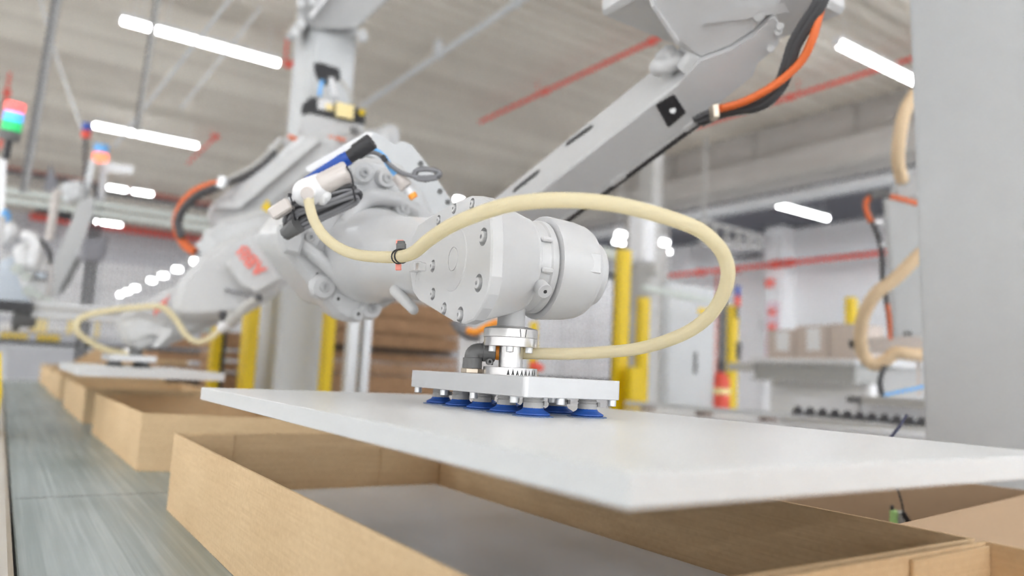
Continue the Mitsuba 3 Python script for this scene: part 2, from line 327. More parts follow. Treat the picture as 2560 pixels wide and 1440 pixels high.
# unseen lamps added for fill light behind the camera and to its sides
FILL_LAMPS = [(x0, y0, LZ) for x0 in (-24.2, -20.0, -16.0, -12.0, -8.0, -4.0) for y0 in (-24.6, -18.7, -12.8, -6.8, -1.0, 5.45, 11.35, 17.3)]
FILL_LAMPS += [(x0, y0, LZ) for x0 in (1.0, 5.0, 8.9) for y0 in (-24.6, -18.7, -12.8, -6.8, -1.0)]
FILL_LAMPS += [(14.2, y0, 3.95) for y0 in (-20.0, -13.0, -6.0, -1.0, 4.0, 16.0, 22.0)]
for x0, y0, z0 in FILL_LAMPS:
    lamp(x0, x0 + 2.3, y0, z0, 'added ceiling tube lamp for fill light, out of view', group='added tube lamps for fill light over the unseen hall', power=3.6 if x0 > 12 else 1.95 if y0 < -10 else 1.8 if x0 < -10 else 1.2 if y0 < -5 else 1.0)
# low row of small lamps on a rail behind the fence
pts = [zat(x, yy, 2.0) for x, yy in ((490, 662), (437, 680), (400, 695), (374, 707), (334, 725), (316, 734), (299, 741))]
k = thing('light_rail', 'rail of small round lamps receding behind the mesh fence at left', 'light rail')
obj('rail', box((3.26, pts[0][1] - 0.6, 2.10), (3.34, pts[-1][1] + 0.6, 2.16)), 'm_lamp_body', k)
obj('post', box((3.27, pts[-1][1] + 0.4, FLOOR), (3.33, pts[-1][1] + 0.5, 2.12)), 'm_lamp_body', k)
obj('post', box((3.27, pts[0][1] - 0.5, FLOOR), (3.33, pts[0][1] - 0.4, 2.12)), 'm_lamp_body', k)
for q in pts:
    kk = key_for(f'{k}__lamp')
    scene[kk] = ply(cyl((3.22, q[1], 2.07), (3.38, q[1], 2.07), 0.045, n=8), 'm_lamp_body', emitter={'type': 'area', 'radiance': {'type': 'rgb', 'value': WARM}})

# ================================================================== conveyor and cartons
BZ = -0.317                                                  # top of the belt
k = thing('conveyor', 'long conveyor with a worn grey green belt carrying open cartons', 'conveyor')
obj('belt', box((0.055, -1.2, BZ - 0.012), (1.0, 8.85, BZ), 0.002), BELT, k)
obj('side_rail', box((0.012, -1.2, BZ - 0.10), (0.050, 8.85, BZ + 0.012), 0.008), BEIGE, k, label='rounded beige metal rail along the left edge of the belt')
obj('side_rail', box((1.005, -1.2, BZ - 0.10), (1.035, 8.85, BZ + 0.008), 0.006), BEIGE, k)
obj('frame', box((0.06, -1.15, BZ - 0.16), (1.0, 8.8, BZ - 0.03)), STEEL_PANEL, k)
for yy in (0.6, 3.4, 6.2, 8.6):
    for xx in (0.12, 0.90): obj('leg', box((xx, yy, FLOOR), (xx + 0.06, yy + 0.06, BZ - 0.15)), STEEL_PANEL, k)
obj('belt_seam', box((0.06, 1.93, BZ - 0.001), (0.995, 1.934, BZ + 0.0004)), DGREY, k)

TH = 0.0045
def wall(p0, p1, q1, q0, inward, teeth=None):
    """sheet of corrugated board with the corners p0 p1 q1 q0, thickness towards inward; teeth: cut top edge as a seeded saw line"""
    return prism([p0, p1, q1, q0], unit(inward) * TH, bevel=0.0008)
def carton(c, z0, z1, label, lean=None, tear=(), flaps=True, name='carton', group='open cardboard cartons in a row on the belt'):
    """open-topped tray. c: near-left, near-right, far-right, far-left corners (x, y)"""
    c = [V(*q, 0) for q in c]; k = thing(name, label, 'carton', group)
    cen = sum(c) / 4; up = Z * (z1 - z0)
    names = ('end_panel', 'side_panel', 'end_panel', 'side_panel')
    for i in range(4):
        a, b = c[i] + Z * z0, c[(i + 1) % 4] + Z * z0
        d = unit(b - a); n = np.cross(Z, d); n = n if np.dot(cen - a, n) > 0 else -n
        la = V(0, 0, 0) if lean is None else lean[i] * -n
        m = wall(a, b, b + up + la, a + up + la, n)
        obj(names[i], m, CARD, k, smooth=False)
        if flaps and names[i] == 'end_panel':
            L = np.linalg.norm(b - a)
            for s, e in ((0.006, 0.265 * L), (0.81 * L, L - 0.006)):
                p, q = a + d * s + n * (TH + 0.0006), a + d * e + n * (TH + 0.0006)
                f = obj('glue_flap', wall(p + Z * 0.005, q + Z * 0.005, q + up - Z * 0.004 + la, p + up - Z * 0.003 + la, n), CARD, k, smooth=False)
    obj('bottom', prism([q + Z * z0 for q in c], Z * TH), CARD, k, smooth=False)
    return k
CT = -0.16
C1 = carton([(0.320, 0.428), (0.948, 0.428), (0.962, 1.713), (0.321, 1.714)], BZ + 0.0005, CT, 'large open carton under the near white panel with a white panel lying inside', group=None)
# slit tab on the far right flap and the crumpled run of fluting on the far rim
obj('tab_slit', box((0.842, 1.7005, -0.1905), (0.905, 1.7035, -0.1893)), SHADE, C1)
obj('torn_rim', join(*[box((0.50 + i * 0.004 + 0.002 * rng.random(), 1.709, CT - 0.001), (0.5015 + i * 0.004, 1.7135, CT + 0.0008 + 0.0018 * rng.random())) for i in range(12)]), CARD, C1)
carton([(0.312, -0.92), (0.945, -0.92), (0.945, 0.418), (0.312, 0.418)], BZ + 0.0005, CT, 'open carton nearest the camera with a jagged rim at the lower right', group=None)
carton([(0.344, 2.30), (0.955, 2.05), (0.965, 3.36), (0.334, 3.405)], BZ + 0.0005, CT, 'open carton second along the belt, its skewed near end showing behind the large one', group=None)
carton([(0.338, 3.86), (0.95, 3.80), (0.95, 5.02), (0.334, 5.06)], BZ + 0.0005, CT, 'open carton third along the belt beneath the far white panel', group=None)
carton([(0.346, 5.68), (0.96, 5.62), (0.96, 6.85), (0.345, 6.95)], BZ + 0.0005, CT + 0.01, 'shadowed open carton fourth along the belt', group=None)
K5 = carton([(0.36, 7.3), (0.97, 7.2), (0.97, 8.5), (0.35, 8.6)], BZ + 0.0005, CT + 0.02, 'farthest open carton on the belt with its flaps standing up', group=None)
# carton on the neighbouring line, lower right
cr = [(1.06, 0.625), (1.95, 0.744), (1.78, 2.1), (0.99 + 0.12, 2.0)]
k = thing('side_carton', 'tall cardboard carton beside the belt at the lower right, its wall coloured darker for shade', 'carton')
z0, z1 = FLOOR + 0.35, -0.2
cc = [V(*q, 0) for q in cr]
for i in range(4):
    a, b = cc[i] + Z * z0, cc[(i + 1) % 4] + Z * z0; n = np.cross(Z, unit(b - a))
    obj('panel', wall(a, b, b + Z * (z1 - z0), a + Z * (z1 - z0), n), CARD_SHADED, k, smooth=False)
obj('bottom', prism([q + Z * z0 for q in cc], Z * TH), CARD_SHADED, k, smooth=False)
one('pallet_table', join(box((1.12, 0.75, FLOOR + 0.27), (1.9, 2.0, FLOOR + 0.348)), *[box((x0, y0, FLOOR), (x0 + 0.08, y0 + 0.08, FLOOR + 0.27)) for x0 in (1.2, 1.75) for y0 in (0.85, 1.85)]), STEEL_PANEL, 'low steel table that carries the carton beside the belt', 'table')

# white furniture panels
def panel(x0, x1, y0, y1, zt, t, label, name='furniture_panel'):
    return one(name, box((x0, y0, zt - t), (x1, y1, zt), 0.0009), BOARD, label, 'panel')
panel(0.311, 0.930, 0.329, 1.457, -0.053, 0.0222, 'large white furniture panel held by the near suction gripper')
panel(0.345, 0.925, 0.50, 1.668, -0.279, 0.0158, 'white panel lying inside the large open carton')
panel(0.345, 0.925, 0.50, 1.668, -0.2952, 0.0158, 'lower white panel stacked inside the large open carton')
panel(0.230, 0.705, 2.93, 3.95, -0.052, 0.030, 'white furniture panel held by the far robot')

# ================================================================== suction gripper of the near robot
AX = V(0.6215, 0.92, 0)                                      # axis of the last wrist joint
def gripper(o, label, detail=True):
    g = thing('suction_gripper', label, 'gripper'); T = lambda m: arr(m).apply_translation(o) if np.any(o) else arr(m)
    x0, x1, y0, y1 = 0.543, 0.704, 0.765, 1.080
    pl = prism([(x0, y0, -0.0278), (x1, y0, -0.0278), (x1, y1, -0.0278), (x0, y1, -0.0278)], V(0, 0, 0.0262), bevel=0.0007, r=0.006)
    obj('mounting_plate', T(pl), PLATE, g, smooth=25)
    # suction cups: 2 x 5
    prof_b = [(0, 0.0105), (0.0124, 0.0105), (0.0132, 0.0112), (0.0132, 0.0182), (0.0120, 0.0184), (0.0120, 0.0192), (0.0132, 0.0194), (0.0132, 0.0222), (0.0122, 0.0224), (0.0122, 0.0262), (0, 0.0262)]
    prof_c = [(0, 0.0005), (0.0190, 0.0008), (0.0215, 0.0018), (0.0226, 0.0030), (0.0224, 0.0042), (0.0200, 0.0058), (0.0165, 0.0075), (0.0142, 0.0094), (0.0135, 0.0112), (0, 0.0112)]
    prof_l = [(0, 0.0002), (0.0272, 0.0002), (0.0272, 0.0010), (0.0215, 0.0018), (0, 0.0018)]
    zc = -0.0530
    for i, xx in enumerate((0.5845, 0.672)):
        for j in range(5):
            p = V(xx + 0.002 * (j - 2) * (i == 0), 0.797 + 0.0655 * j, zc)
            c = obj('suction_cup', T(lathe(prof_c, p, Z, 36)), BLUE, g, label='blue bell-shaped suction cup')
            obj('lip', T(lathe(prof_l, p, Z, 36)), BLUESKIN, c)
            b = join(lathe(prof_b, p, Z, 30), obox(p + V(0.0125, -0.006, 0.0175), (0.004, 0.008, 0.006)))
            obj('fitting', T(b), GREY, c)
    for xx, yy in ((0.552, 1.068), (0.552, 0.985), (0.552, 0.90), (0.552, 0.80), (0.606, 0.773), (0.695, 0.773), (0.695, 0.93), (0.695, 1.068), (0.62, 0.86), (0.62, 0.96), (0.636, 0.83)):
        r = 0.0058
        q = lathe([(0, -0.0085), (0.0030, -0.0085), (0.0030, -0.0086), (r - 0.0006, -0.0086), (r, -0.008), (r, 0.0005), (0, 0.0005)], V(xx, yy, -0.0278), Z, 18)
        obj('cap_screw', T(q), ALU, g)
    # turned hub between plate and robot flange
    a = AX + V(0.0035, 0, 0)
    obj('base_disc', T(lathe([(0, -0.002), (0.0400, -0.002), (0.0400, 0.0090), (0.0395, 0.0095), (0, 0.0095)], a, Z, 64)), STEEL, g)
    obj('column', T(cyl(a + Z * 0.009, a + Z * 0.043, 0.0178, n=48)), STEEL, g)
    obj('upper_disc', T(lathe([(0, 0.0395), (0.0392, 0.0395), (0.0397, 0.0400), (0.0397, 0.0525), (0, 0.0525)], AX + V(0.0018, 0, 0), Z, 64)), STEEL, g)
    for w in (20, 92, 160, 232, 300):
        q = a + 0.0290 * V(math.cos(math.radians(w)), math.sin(math.radians(w)), 0) + Z * 0.0315
        s = lathe([(0, 0.0), (0.0024, 0.0), (0.0024, 0.003), (0.0026, 0.003), (0.0044, 0.003), (0.005, 0.0), (0.0055, 0.0006), (0.0055, 0.0082), (0, 0.0082)], q, Z, 20)
        obj('flange_screw', T(s), ALU, g)
    if detail:                                               # row of dark marks round the base disc
        for t in range(8):
            w = math.radians(-128 + 9.5 * t); u = V(math.cos(w), math.sin(w), 0); s = V(-u[1], u[0], 0)
            p = a + u * 0.0399 + Z * -0.0012; h = 0.0082 + 0.0008 * math.sin(t * 2.1); ww = 0.0021
            obj('dark_mark', prism([p - s * ww, p - s * ww * (0.5 - 0.06 * (7 - t)), p + Z * h * (0.25 + 0.07 * t) - s * 0.0001, p + s * ww * (0.5 - 0.06 * (7 - t)), p + s * ww, p + Z * h], u * 0.0003), SHADE, g, smooth=False)
    return g
gripper(V(0, 0, 0), 'aluminium suction gripper with blue cups pressing on the near white panel')
# push-in elbow on the plate
e0 = yat(1181, 905, 0.965); e0 = V(e0[0], e0[1], 0)
k = thing('elbow_fitting', 'dark grey push-in elbow with an orange collet on the gripper plate', 'pipe fitting')
right = unit(V(0.90, -0.44, 0))
obj('nut', cyl(e0 + Z * -0.0016, e0 + Z * 0.0055, 0.0165, n=6, c=0.001), BRASS, k, smooth=False, label='nickel hexagonal nut')
obj('lower_socket', cyl(e0 + Z * 0.005, e0 + Z * 0.0215, 0.0148, 0.0145, n=32, c=0.001), DGREY, k)
obj('bend', join(tube(spline([e0 + Z * 0.018, e0 + Z * 0.0245, e0 + Z * 0.0295 + right * 0.003, e0 + Z * 0.0315 + right * 0.009, e0 + Z * 0.0315 + right * 0.018]), 0.0122, 24)), DGREY, k)
h0 = e0 + Z * 0.0315
obj('side_socket', cyl(h0 + right * 0.0145, h0 + right * 0.033, 0.0150, 0.0147, n=32, c=0.001), DGREY, k)
obj('collet', cyl(h0 + right * 0.0325, h0 + right * 0.041, 0.0112, 0.0118, n=28, c=0.0006), COLLET, k, label='orange release collet')
lug = e0 + right * 0.016 + V(0.000, -0.0150, 0.0165)
obj('lug', join(lathe([(0.0022, 0), (0.0042, 0), (0.0046, 0.0005), (0.0046, 0.007), (0.0022, 0.007), (0.0022, 0)], lug, unit(V(-0.25, -0.95, 0)) * 1.0, 20), cyl(lug + right * 0.002 + V(0, 0.003, -0.0005), lug + right * 0.0085 + V(0, 0.003, -0.001), 0.0036)), DGREY, k)
# cream hose: from the collet, behind the hub, out to the right and back over the wrist to the ejector block
hose = [h0 + right * 0.030, h0 + right * 0.06, dep(1345, 884, 1.125), dep(1420, 884.5, 1.11), dep(1500, 881, 1.09), dep(1600, 870.5, 1.05), dep(1700, 839, 1.0), dep(1765, 797, 0.965), dep(1803, 745, 0.935), dep(1820, 690, 0.91), dep(1812, 645, 0.895),
        dep(1790, 610, 0.88), dep(1745, 573, 0.865), dep(1660, 541, 0.845), dep(1560, 515, 0.83), dep(1470, 503, 0.82), dep(1385, 500.5, 0.82), dep(1320, 505, 0.83), dep(1258, 515, 0.845), dep(1185, 539, 0.87), dep(1122, 567, 0.905), dep(1072, 600, 0.95), dep(1036, 630, 1.0),
        dep(1005, 641, 1.05), dep(965, 643, 1.11), dep(900, 638, 1.18), dep(852, 622, 1.22), dep(812, 592, 1.26), dep(786, 553, 1.29), dep(774, 515, 1.30), dep(771, 484, 1.31)]
one('vacuum_hose', tube(spline(hose, 10), 0.0088, 26), HOSE, 'cream polyurethane vacuum hose looping around the near robot wrist', 'hose', smooth=True)
HOSE_P = hose
# ================================================================== near robot
R1 = thing('robot', 'large white industrial robot reaching over the belt, its wrist holding the suction gripper', 'robot')
a5 = V(math.cos(math.radians(-7)), math.sin(math.radians(-7)), 0)       # wrist bend axis
W = AX + Z * 0.163
s5 = np.cross(Z, a5)                                                     # points away from the lens
def on5(t, r=0, w=0): return W + a5 * t + r * (math.cos(w) * Z + math.sin(w) * s5)
PF, NF = W + a5 * -0.0975, a5
pf = lambda x, y: pat(x, y, PF, NF)
def screw(p, n, r=0.0062, h=0.006):
    """socket head screw, head proud of p along n, with a hexagonal socket"""
    u, v, w = basis(n); head = man(cyl(p - w * 0.001, p + w * h, r, n=22, c=r * 0.12)) - man(cyl(p + w * h * 0.35, p + w * (h + 0.002), r * 0.45, n=6))
    return arr(head)
cover_px = [(1027, 640), (1030, 592), (1046, 561), (1072, 542), (1100, 531), (1109, 520), (1136, 506), (1162, 495), (1176, 489), (1205, 490), (1222, 500), (1227, 545), (1229, 600), (1226, 690), (1218, 735), (1203, 770), (1184, 800), (1160, 810),
            (1132, 803), (1113, 792), (1096, 780), (1076, 763), (1046, 751), (1031, 728), (1026, 690)]
cov = man(prism([pf(*q) for q in cover_px], a5 * 0.019, bevel=0.0022, r=0.004))
pockets = [((1082, 665), 0.011, 0.004), ((1046, 697), 0.016, 0.0025), ((1082, 735), 0.0105, 0.007), ((1110, 772), 0.0105, 0.007), ((1150, 787), 0.0125, 0.009), ((1196, 708), 0.0135, 0.0075), ((1208, 592), 0.0135, 0.0075), ((1096, 551), 0.0095, 0.005), ((1135, 521), 0.0095, 0.005), ((1180, 510), 0.0095, 0.005)]
for (x, yy), r, dp in pockets:
    q = pf(x, yy); cov = cov - man(cyl(q - a5 * 0.01, q + a5 * dp, r, r * 0.86, n=30))
cov = cov - (man(cyl(pf(1132, 642) - a5 * 0.01, pf(1132, 642) + a5 * 0.0007, 0.0178, n=40)) - man(cyl(pf(1132, 642) - a5 * 0.01, pf(1132, 642) + a5 * 0.002, 0.0168, n=40)))
CV = obj('wrist_cover', cov, ROBOT, R1, smooth=28)
for (x, yy), r, dp in pockets:
    q = pf(x, yy) + a5 * dp
    if r > 0.015: obj('plug', join(cyl(q, q - a5 * 0.0022, 0.0145, n=30, c=0.0005), cyl(q - a5 * 0.0021, q - a5 * 0.0024, 0.002, n=8)), ROBOT, CV)
    else: obj('screw', screw(q, -a5, r * 0.56, dp + (0.0035 if r > 0.0095 else 0.002)), ROBOT, CV)
obj('boss', lathe([(0.0180, 0.0005), (0.0180, -0.0012), (0.046, -0.0012), (0.0475, 0.0005)], pf(1134, 648), a5, 56), ROBOT, CV, smooth=25)
obj('centre_plug', lathe([(0, -0.0012), (0.0162, -0.0012), (0.0170, 0.0005), (0, 0.0005)], pf(1134, 648), a5, 48), ROBOT, CV, smooth=25)
# small cable-tie mount on the cover, with its tie round the hose
tm = pf(1047, 668)
each('tie_mount', (obox(tm - a5 * 0.006, (0.013, 0.024, 0.016), np.array([a5, s5, Z]), 0.001), obox(dep(1052, 668, 1.052), (0.012, 0.012, 0.012), np.array([a5, s5, Z]), 0.001)), ROBOT, CV)
body = hullp(np.vstack([np.asarray([pf(*q) for q in cover_px]) * 1.0 + a5 * 0.024, lathe([(0.0715, 0.03)], W, a5, 36).vertices]) if False else np.vstack([(np.asarray([pf(*q) for q in cover_px]) - PF) * 0.965 + PF + a5 * 0.019, np.vstack([on5(0.004, 0.0725, w) for w in np.linspace(0, 2 * np.pi, 36)])]))
obj('wrist_body', join(body, lathe([(0.0725, 0.003), (0.0718, 0.0075), (0.0695, 0.010), (0.0680, 0.0105), (0.0680, 0.026), (0.0705, 0.0285), (0.0705, 0.0375), (0.066, 0.038), (0.066, 0.0410), (0, 0.0410)], W, a5, 72)), ROBOT, R1, smooth=28)
hw = lambda dy: V(0, 0, dy)
near = -s5
obj('access_plug', cyl(on5(0.012, 0.0, 0) + (near * 0.062 + Z * -0.036), on5(0.012, 0, 0) + (near * 0.078 + Z * -0.0455), 0.0108, n=28, c=0.0008), ROBOT, R1)
q = on5(0.012, 0, 0) + (near * 0.0785 + Z * -0.0458)
obj('plug_socket', cyl(q - (near * 0.86 + Z * -0.5) * 0.002, q + (near * 0.86 + Z * -0.5) * 0.0002, 0.0028, n=6), SHADE, R1)
for w in (math.radians(-63), math.radians(-101)):                          # raised pads on the wrist barrel
    rr = 0.0735 * (math.cos(w) * Z + math.sin(w) * s5)
    obj('pad', obox(W + a5 * 0.019 + rr * 0.965, (0.018, 0.008, 0.006), np.array([a5, unit(np.cross(unit(rr), a5)), unit(rr)]), 0.002), ROBOT, R1)
CP = obj('motor_cap', lathe([(0.060, 0.0410), (0.0755, 0.0410), (0.0785, 0.0415), (0.0790, 0.046), (0.0765, 0.085), (0.0730, 0.104), (0.0690, 0.1125), (0.0610, 0.1195), (0.0560, 0.1215), (0.0545, 0.1295), (0.0505, 0.1370), (0.042, 0.1420), (0.02, 0.1450), (0, 0.1455)], W, a5, 72), ROBOT, R1, smooth=40)
rr = 0.0735 * (math.cos(math.radians(-86)) * Z + math.sin(math.radians(-86)) * s5)
obj('label_pad', obox(W + a5 * 0.094 + rr * 0.99, (0.026, 0.030, 0.004), np.array([a5, unit(np.cross(unit(rr), a5)), unit(rr)]), 0.0014), ROBOT, CP)
# neck and tool flange
obj('neck', lathe([(0, 0.0575), (0.0300, 0.0575), (0.0270, 0.0605), (0.0225, 0.0660), (0.0205, 0.0720), (0.0205, 0.092), (0.0225, 0.098), (0, 0.098)], AX + V(0.0006, 0, 0), Z, 56), ROBOT_GREY, R1, smooth=40)
FL = obj('tool_flange', lathe([(0, 0.0527), (0.0395, 0.0527), (0.0400, 0.0532), (0.0400, 0.0650), (0.0385, 0.0668), (0.0290, 0.0690), (0.0235, 0.0690), (0, 0.0690)], AX + V(0.0012, 0, 0), Z, 72), STEEL_D, R1, smooth=30, label='bare turned steel flange')
for dw, s in ((-0.5, 0.9), (4.5, -0.8)):
    w = math.radians(-128 + 26 + dw * 2); u = V(math.cos(w), math.sin(w), 0); t = V(-u[1], u[0], 0); p = AX + V(0.0012, 0, 0) + u * 0.0401
    obj('alignment_mark', prism([p + Z * 0.0535, p + t * 0.0008 + Z * 0.0535, p + t * (0.0008 + 0.002 * -s) + Z * 0.0645, p + t * 0.002 * -s * 1.0 + Z * 0.0645], u * 0.0003), SHADE, FL, smooth=False)
# forearm: hub around the roll axis and the bolted elbow plate behind it
a4 = unit(V(0, 0.992, 0.126))
ha = W + a4 * 0
obj('forearm_hub', lathe([(0, 0.05), (0.060, 0.05), (0.066, 0.14), (0.074, 0.25), (0.079, 0.36), (0.0815, 0.40), (0.083, 0.44), (0.089, 0.47), (0.096, 0.485), (0.100, 0.52), (0.100, 0.56), (0, 0.56)], ha, a4, 64), ROBOT, R1, smooth=40)
each('hub_rib', (spheres((ha + a4 * 0.30 + V(-0.05, 0, -0.064), 0.011), (ha + a4 * 0.27 + V(-0.032, -0.01, -0.094), 0.009)), spheres((ha + a4 * 0.235 + V(0.0, 0, -0.062), 0.010), (ha + a4 * 0.235 + V(0.018, -0.0, -0.082), 0.010))), ROBOT, R1)
PE = W + a4 * 0.545
pe = lambda x, y: pat(x, y, PE, a4)
plate_px = [(698, 585), (704, 612), (722, 645), (838, 790), (862, 805), (898, 807), (926, 796), (1012, 742), (1098, 660), (1120, 600), (1062, 480), (1012, 415), (968, 397), (905, 390), (872, 399), (742, 520), (706, 562)]
EP = obj('elbow_plate', prism([pe(*q) for q in plate_px], a4 * 0.075, bevel=0.012, r=0.006), ROBOT, R1, smooth=25)
lump = [(770, 592, 0.026, 0.010), (806, 716, 0.027, 0.012), (926, 770, 0.024, 0.010), (962, 446, 0.022, 0.012), (905, 432, 0.024, 0.012), (1000, 520, 0.020, 0.02), (893, 500, 0.024, 0.016)]
for x, yy, r, h in lump:
    q = pe(x, yy)
    obj('boss', lathe([(0, -h), (r * 0.82, -h), (r, -h + 0.006), (r * 1.06, 0.002), (0, 0.002)], q, a4, 32), ROBOT, EP, smooth=40)
    obj('bolt', lathe([(0, -h - 0.001), (0.004, -h - 0.001), (0.0045, -h - 0.006), (0.0095, -h - 0.006), (0.0105, -h - 0.004), (0.0105, -h + 0.001), (0, -h + 0.001)], q, a4, 24), ROBOT_GREY, EP)
for x, yy in ((793, 685), (845, 747), (895, 785)):
    q = pe(x, yy); obj('threaded_hole', join(lathe([(0.0035, -0.0025), (0.013, -0.0025), (0.0145, 0.001), (0.0035, 0.001)], q, a4, 24)), ROBOT, EP)
    obj('hole_core', cyl(q - a4 * 0.0015, q + a4 * 0.002, 0.0036, n=12), SHADE, EP)
each('elbow_ridge', (tube(spline([pe(752, 610) - a4 * 0.004, pe(800, 655) - a4 * 0.02, pe(870, 720) - a4 * 0.025, pe(950, 745) - a4 * 0.02]), 0.014, 12), tube(spline([pe(860, 560) - a4 * 0.02, pe(905, 500) - a4 * 0.02, pe(985, 500) - a4 * 0.012, pe(1040, 530)]), 0.018, 12)), ROBOT, EP, smooth=40)
obj('side_block', prism([pe(690, 562), pe(745, 545), pe(752, 600), pe(740, 640), pe(700, 632), pe(685, 600)], -a4 * 0.03, bevel=0.008), ROBOT, EP)
obj('elbow_housing', prism([PE + (pe(*q) - PE) * 0.86 + a4 * 0.07 for q in plate_px], a4 * 0.22, bevel=0.03), ROBOT, R1)
br_px = [(918, 331), (934, 329), (990, 362), (1006, 352), (1030, 362), (1072, 416), (1128, 500), (1142, 528), (1120, 575), (1050, 560), (985, 470), (940, 395), (900, 382)]
BK = obj('sheet_bracket', prism([pat(*q, PE + a4 * 0.03, a4) for q in br_px], a4 * 0.03, r=0.004), STEEL_PANEL, R1, smooth=False)
obj('strip', prism([pat(*q, PE + a4 * 0.029, a4) for q in ((1045, 507), (1054, 502), (1078, 534), (1068, 540))], -a4 * 0.003), WHITEP, BK)
each('grommet', ([cyl(pat(x, yy, PE + a4 * 0.029, a4), pat(x, yy, PE + a4 * 0.026, a4), 0.006, n=14) for x, yy in ((1052, 409), (1038, 469), (1100, 478), (1120, 505))]), DGREY, BK)

# lower arm
Pe_, Ps_ = dep(1350, 479, 1.84), dep(1716, 192, 1.62)
ua = unit(Ps_ - Pe_); mid = (Pe_ + Ps_) / 2; vd = unit(mid); b0 = unit(-vd - np.dot(-vd, ua) * ua); vl = np.cross(ua, b0)
if np.dot(CAM[1], vl) > 0: vl = -vl                                       # up-left in the photograph
an = math.radians(28)
nB, nA = math.cos(an) * b0 - math.sin(an) * vl, math.sin(an) * b0 + math.cos(an) * vl
L = np.linalg.norm(Ps_ - Pe_)
def armpt(s, a, b): return Pe_ + ua * s * L - nA * a - nB * b           # a down face B, b back along face A
wB, wA = 0.104, 0.128
arm = hullp([armpt(s, a, b) for s in (-0.45, 1.04) for a, b in ((0, 0.004), (0.004, 0), (wB - 0.006, 0), (wB, 0.006), (wB, wA), (0, wA))])
armm = man(arm)
for s0, s1 in ((0.1, 0.0), ):
    pass
nAq = lambda x, y: pat(x, y, Pe_, nA)
for (x0, y0), (x1, y1) in (((1420, 358), (1475, 319)), ((1288, 474), (1342, 432))):
    q0, q1 = nAq(x0, y0), nAq(x1, y1); armm = armm - man(spheres((q0, 0.010), (q1, 0.010), n=2))
LA = obj('lower_arm', armm, ROBOT, R1, smooth=20)
for (x0, y0), (x1, y1) in (((1420, 358), (1475, 319)), ((1288, 474), (1342, 432))):
    q0, q1 = nAq(x0, y0), nAq(x1, y1)
    obj('slot', spheres((q0 - nA * 0.006, 0.0085), (q1 - nA * 0.006, 0.0085), n=2), SHADE, LA)
obj('lip', hullp([armpt(s, a, b) for s in (-0.4, 1.02) for a in (wB - 0.004, wB + 0.003) for b in (-0.004, 0.02)]), ROBOT, LA, smooth=False)
for s in (0.36, 0.86):
    obj('clip', obox(armpt(s, wB + 0.002, 0.004), (0.045, 0.016, 0.014), np.array([ua, nA, nB]), 0.003), ROBOT, LA)
obj('cable_channel', hullp([armpt(s, a, b) for s in (-0.4, 0.93) for a in (wB - 0.002, wB + 0.021) for b in (0.006, 0.04)]), CABLE, LA, smooth=False, label='black cable run under the arm')
nBq = lambda x, y, o=0.0: pat(x, y, Pe_ + nB * o, nB)
st = obj('sticker', prism([nBq(1639, 262), nBq(1685, 235), nBq(1715, 281), nBq(1671, 319)], nB * 0.0012, r=0.004), BLACK, LA, label='black square plate with a white dot')
obj('dot', cyl(nBq(1682, 276), nBq(1682, 276, 0.0035), 0.0068, n=24), WHITEP, st)
head_px = [(1700, 205), (1752, 153), (1830, 125), (1890, 86), (1930, 42), (1950, 60), (1946, 112), (1893, 160), (1882, 190), (1752, 295), (1735, 300)]
HB = obj('arm_head', prism([nBq(*q, 0.001) for q in head_px], -nB * 0.125, r=0.006), ROBOT, R1, smooth=25)
for x, yy in ((1926, 122), (1945, 80), (1950, 66)):
    obj('bolt', cyl(nBq(x, yy, -0.004), nBq(x, yy, 0.010), 0.008, n=16, c=0.001), ROBOT, HB)
SH = obj('shoulder_housing', prism([nBq(*q, -0.012) for q in ((1752, 151), (1730, 140), (1692, 113), (1628, 17), (1640, -120), (1990, -150), (1975, -20), (1928, 40), (1888, 82), (1828, 121))], -nB * 0.17, bevel=0.010, r=0.01), ROBOT, R1, smooth=25)
obj('rim', prism([nBq(*q, 0.006) for q in ((1628, 17), (1636, 14), (1700, 108), (1692, 114))], -nB * 0.05), ROBOT, SH, smooth=False)
obj('bolt', cyl(nBq(1897, 40, -0.014), nBq(1897, 40, -0.002), 0.011, n=22, c=0.001), ROBOT_GREY, SH)
obj('web', hullp([nBq(x, yy, o) for x, yy in ((1760, 60), (1840, 18), (1960, 8), (1975, 30), (1920, 36), (1840, 50)) for o in (-0.012, -0.004)]), ROBOT, SH)
obj('top_mount', box((nBq(1800, -80)[0] - 0.05, nBq(1800, -80)[1] - 0.05, nBq(1800, -80)[2]), (nBq(1800, -80)[0] + 0.35, nBq(1800, -80)[1] + 0.30, CZ), 0.01), ROBOT, R1)
obj('connector', join(spheres((nBq(1648, 168, -0.04), 0.022), (nBq(1690, 150, -0.05), 0.022)), cyl(nBq(1708, 175, -0.03), nBq(1742, 132, -0.03), 0.022, 0.019, c=0.003), obox(nBq(1672, 150, -0.06), (0.05, 0.05, 0.05), np.array([ua, nA, nB]), 0.01)), ROBOT, R1)
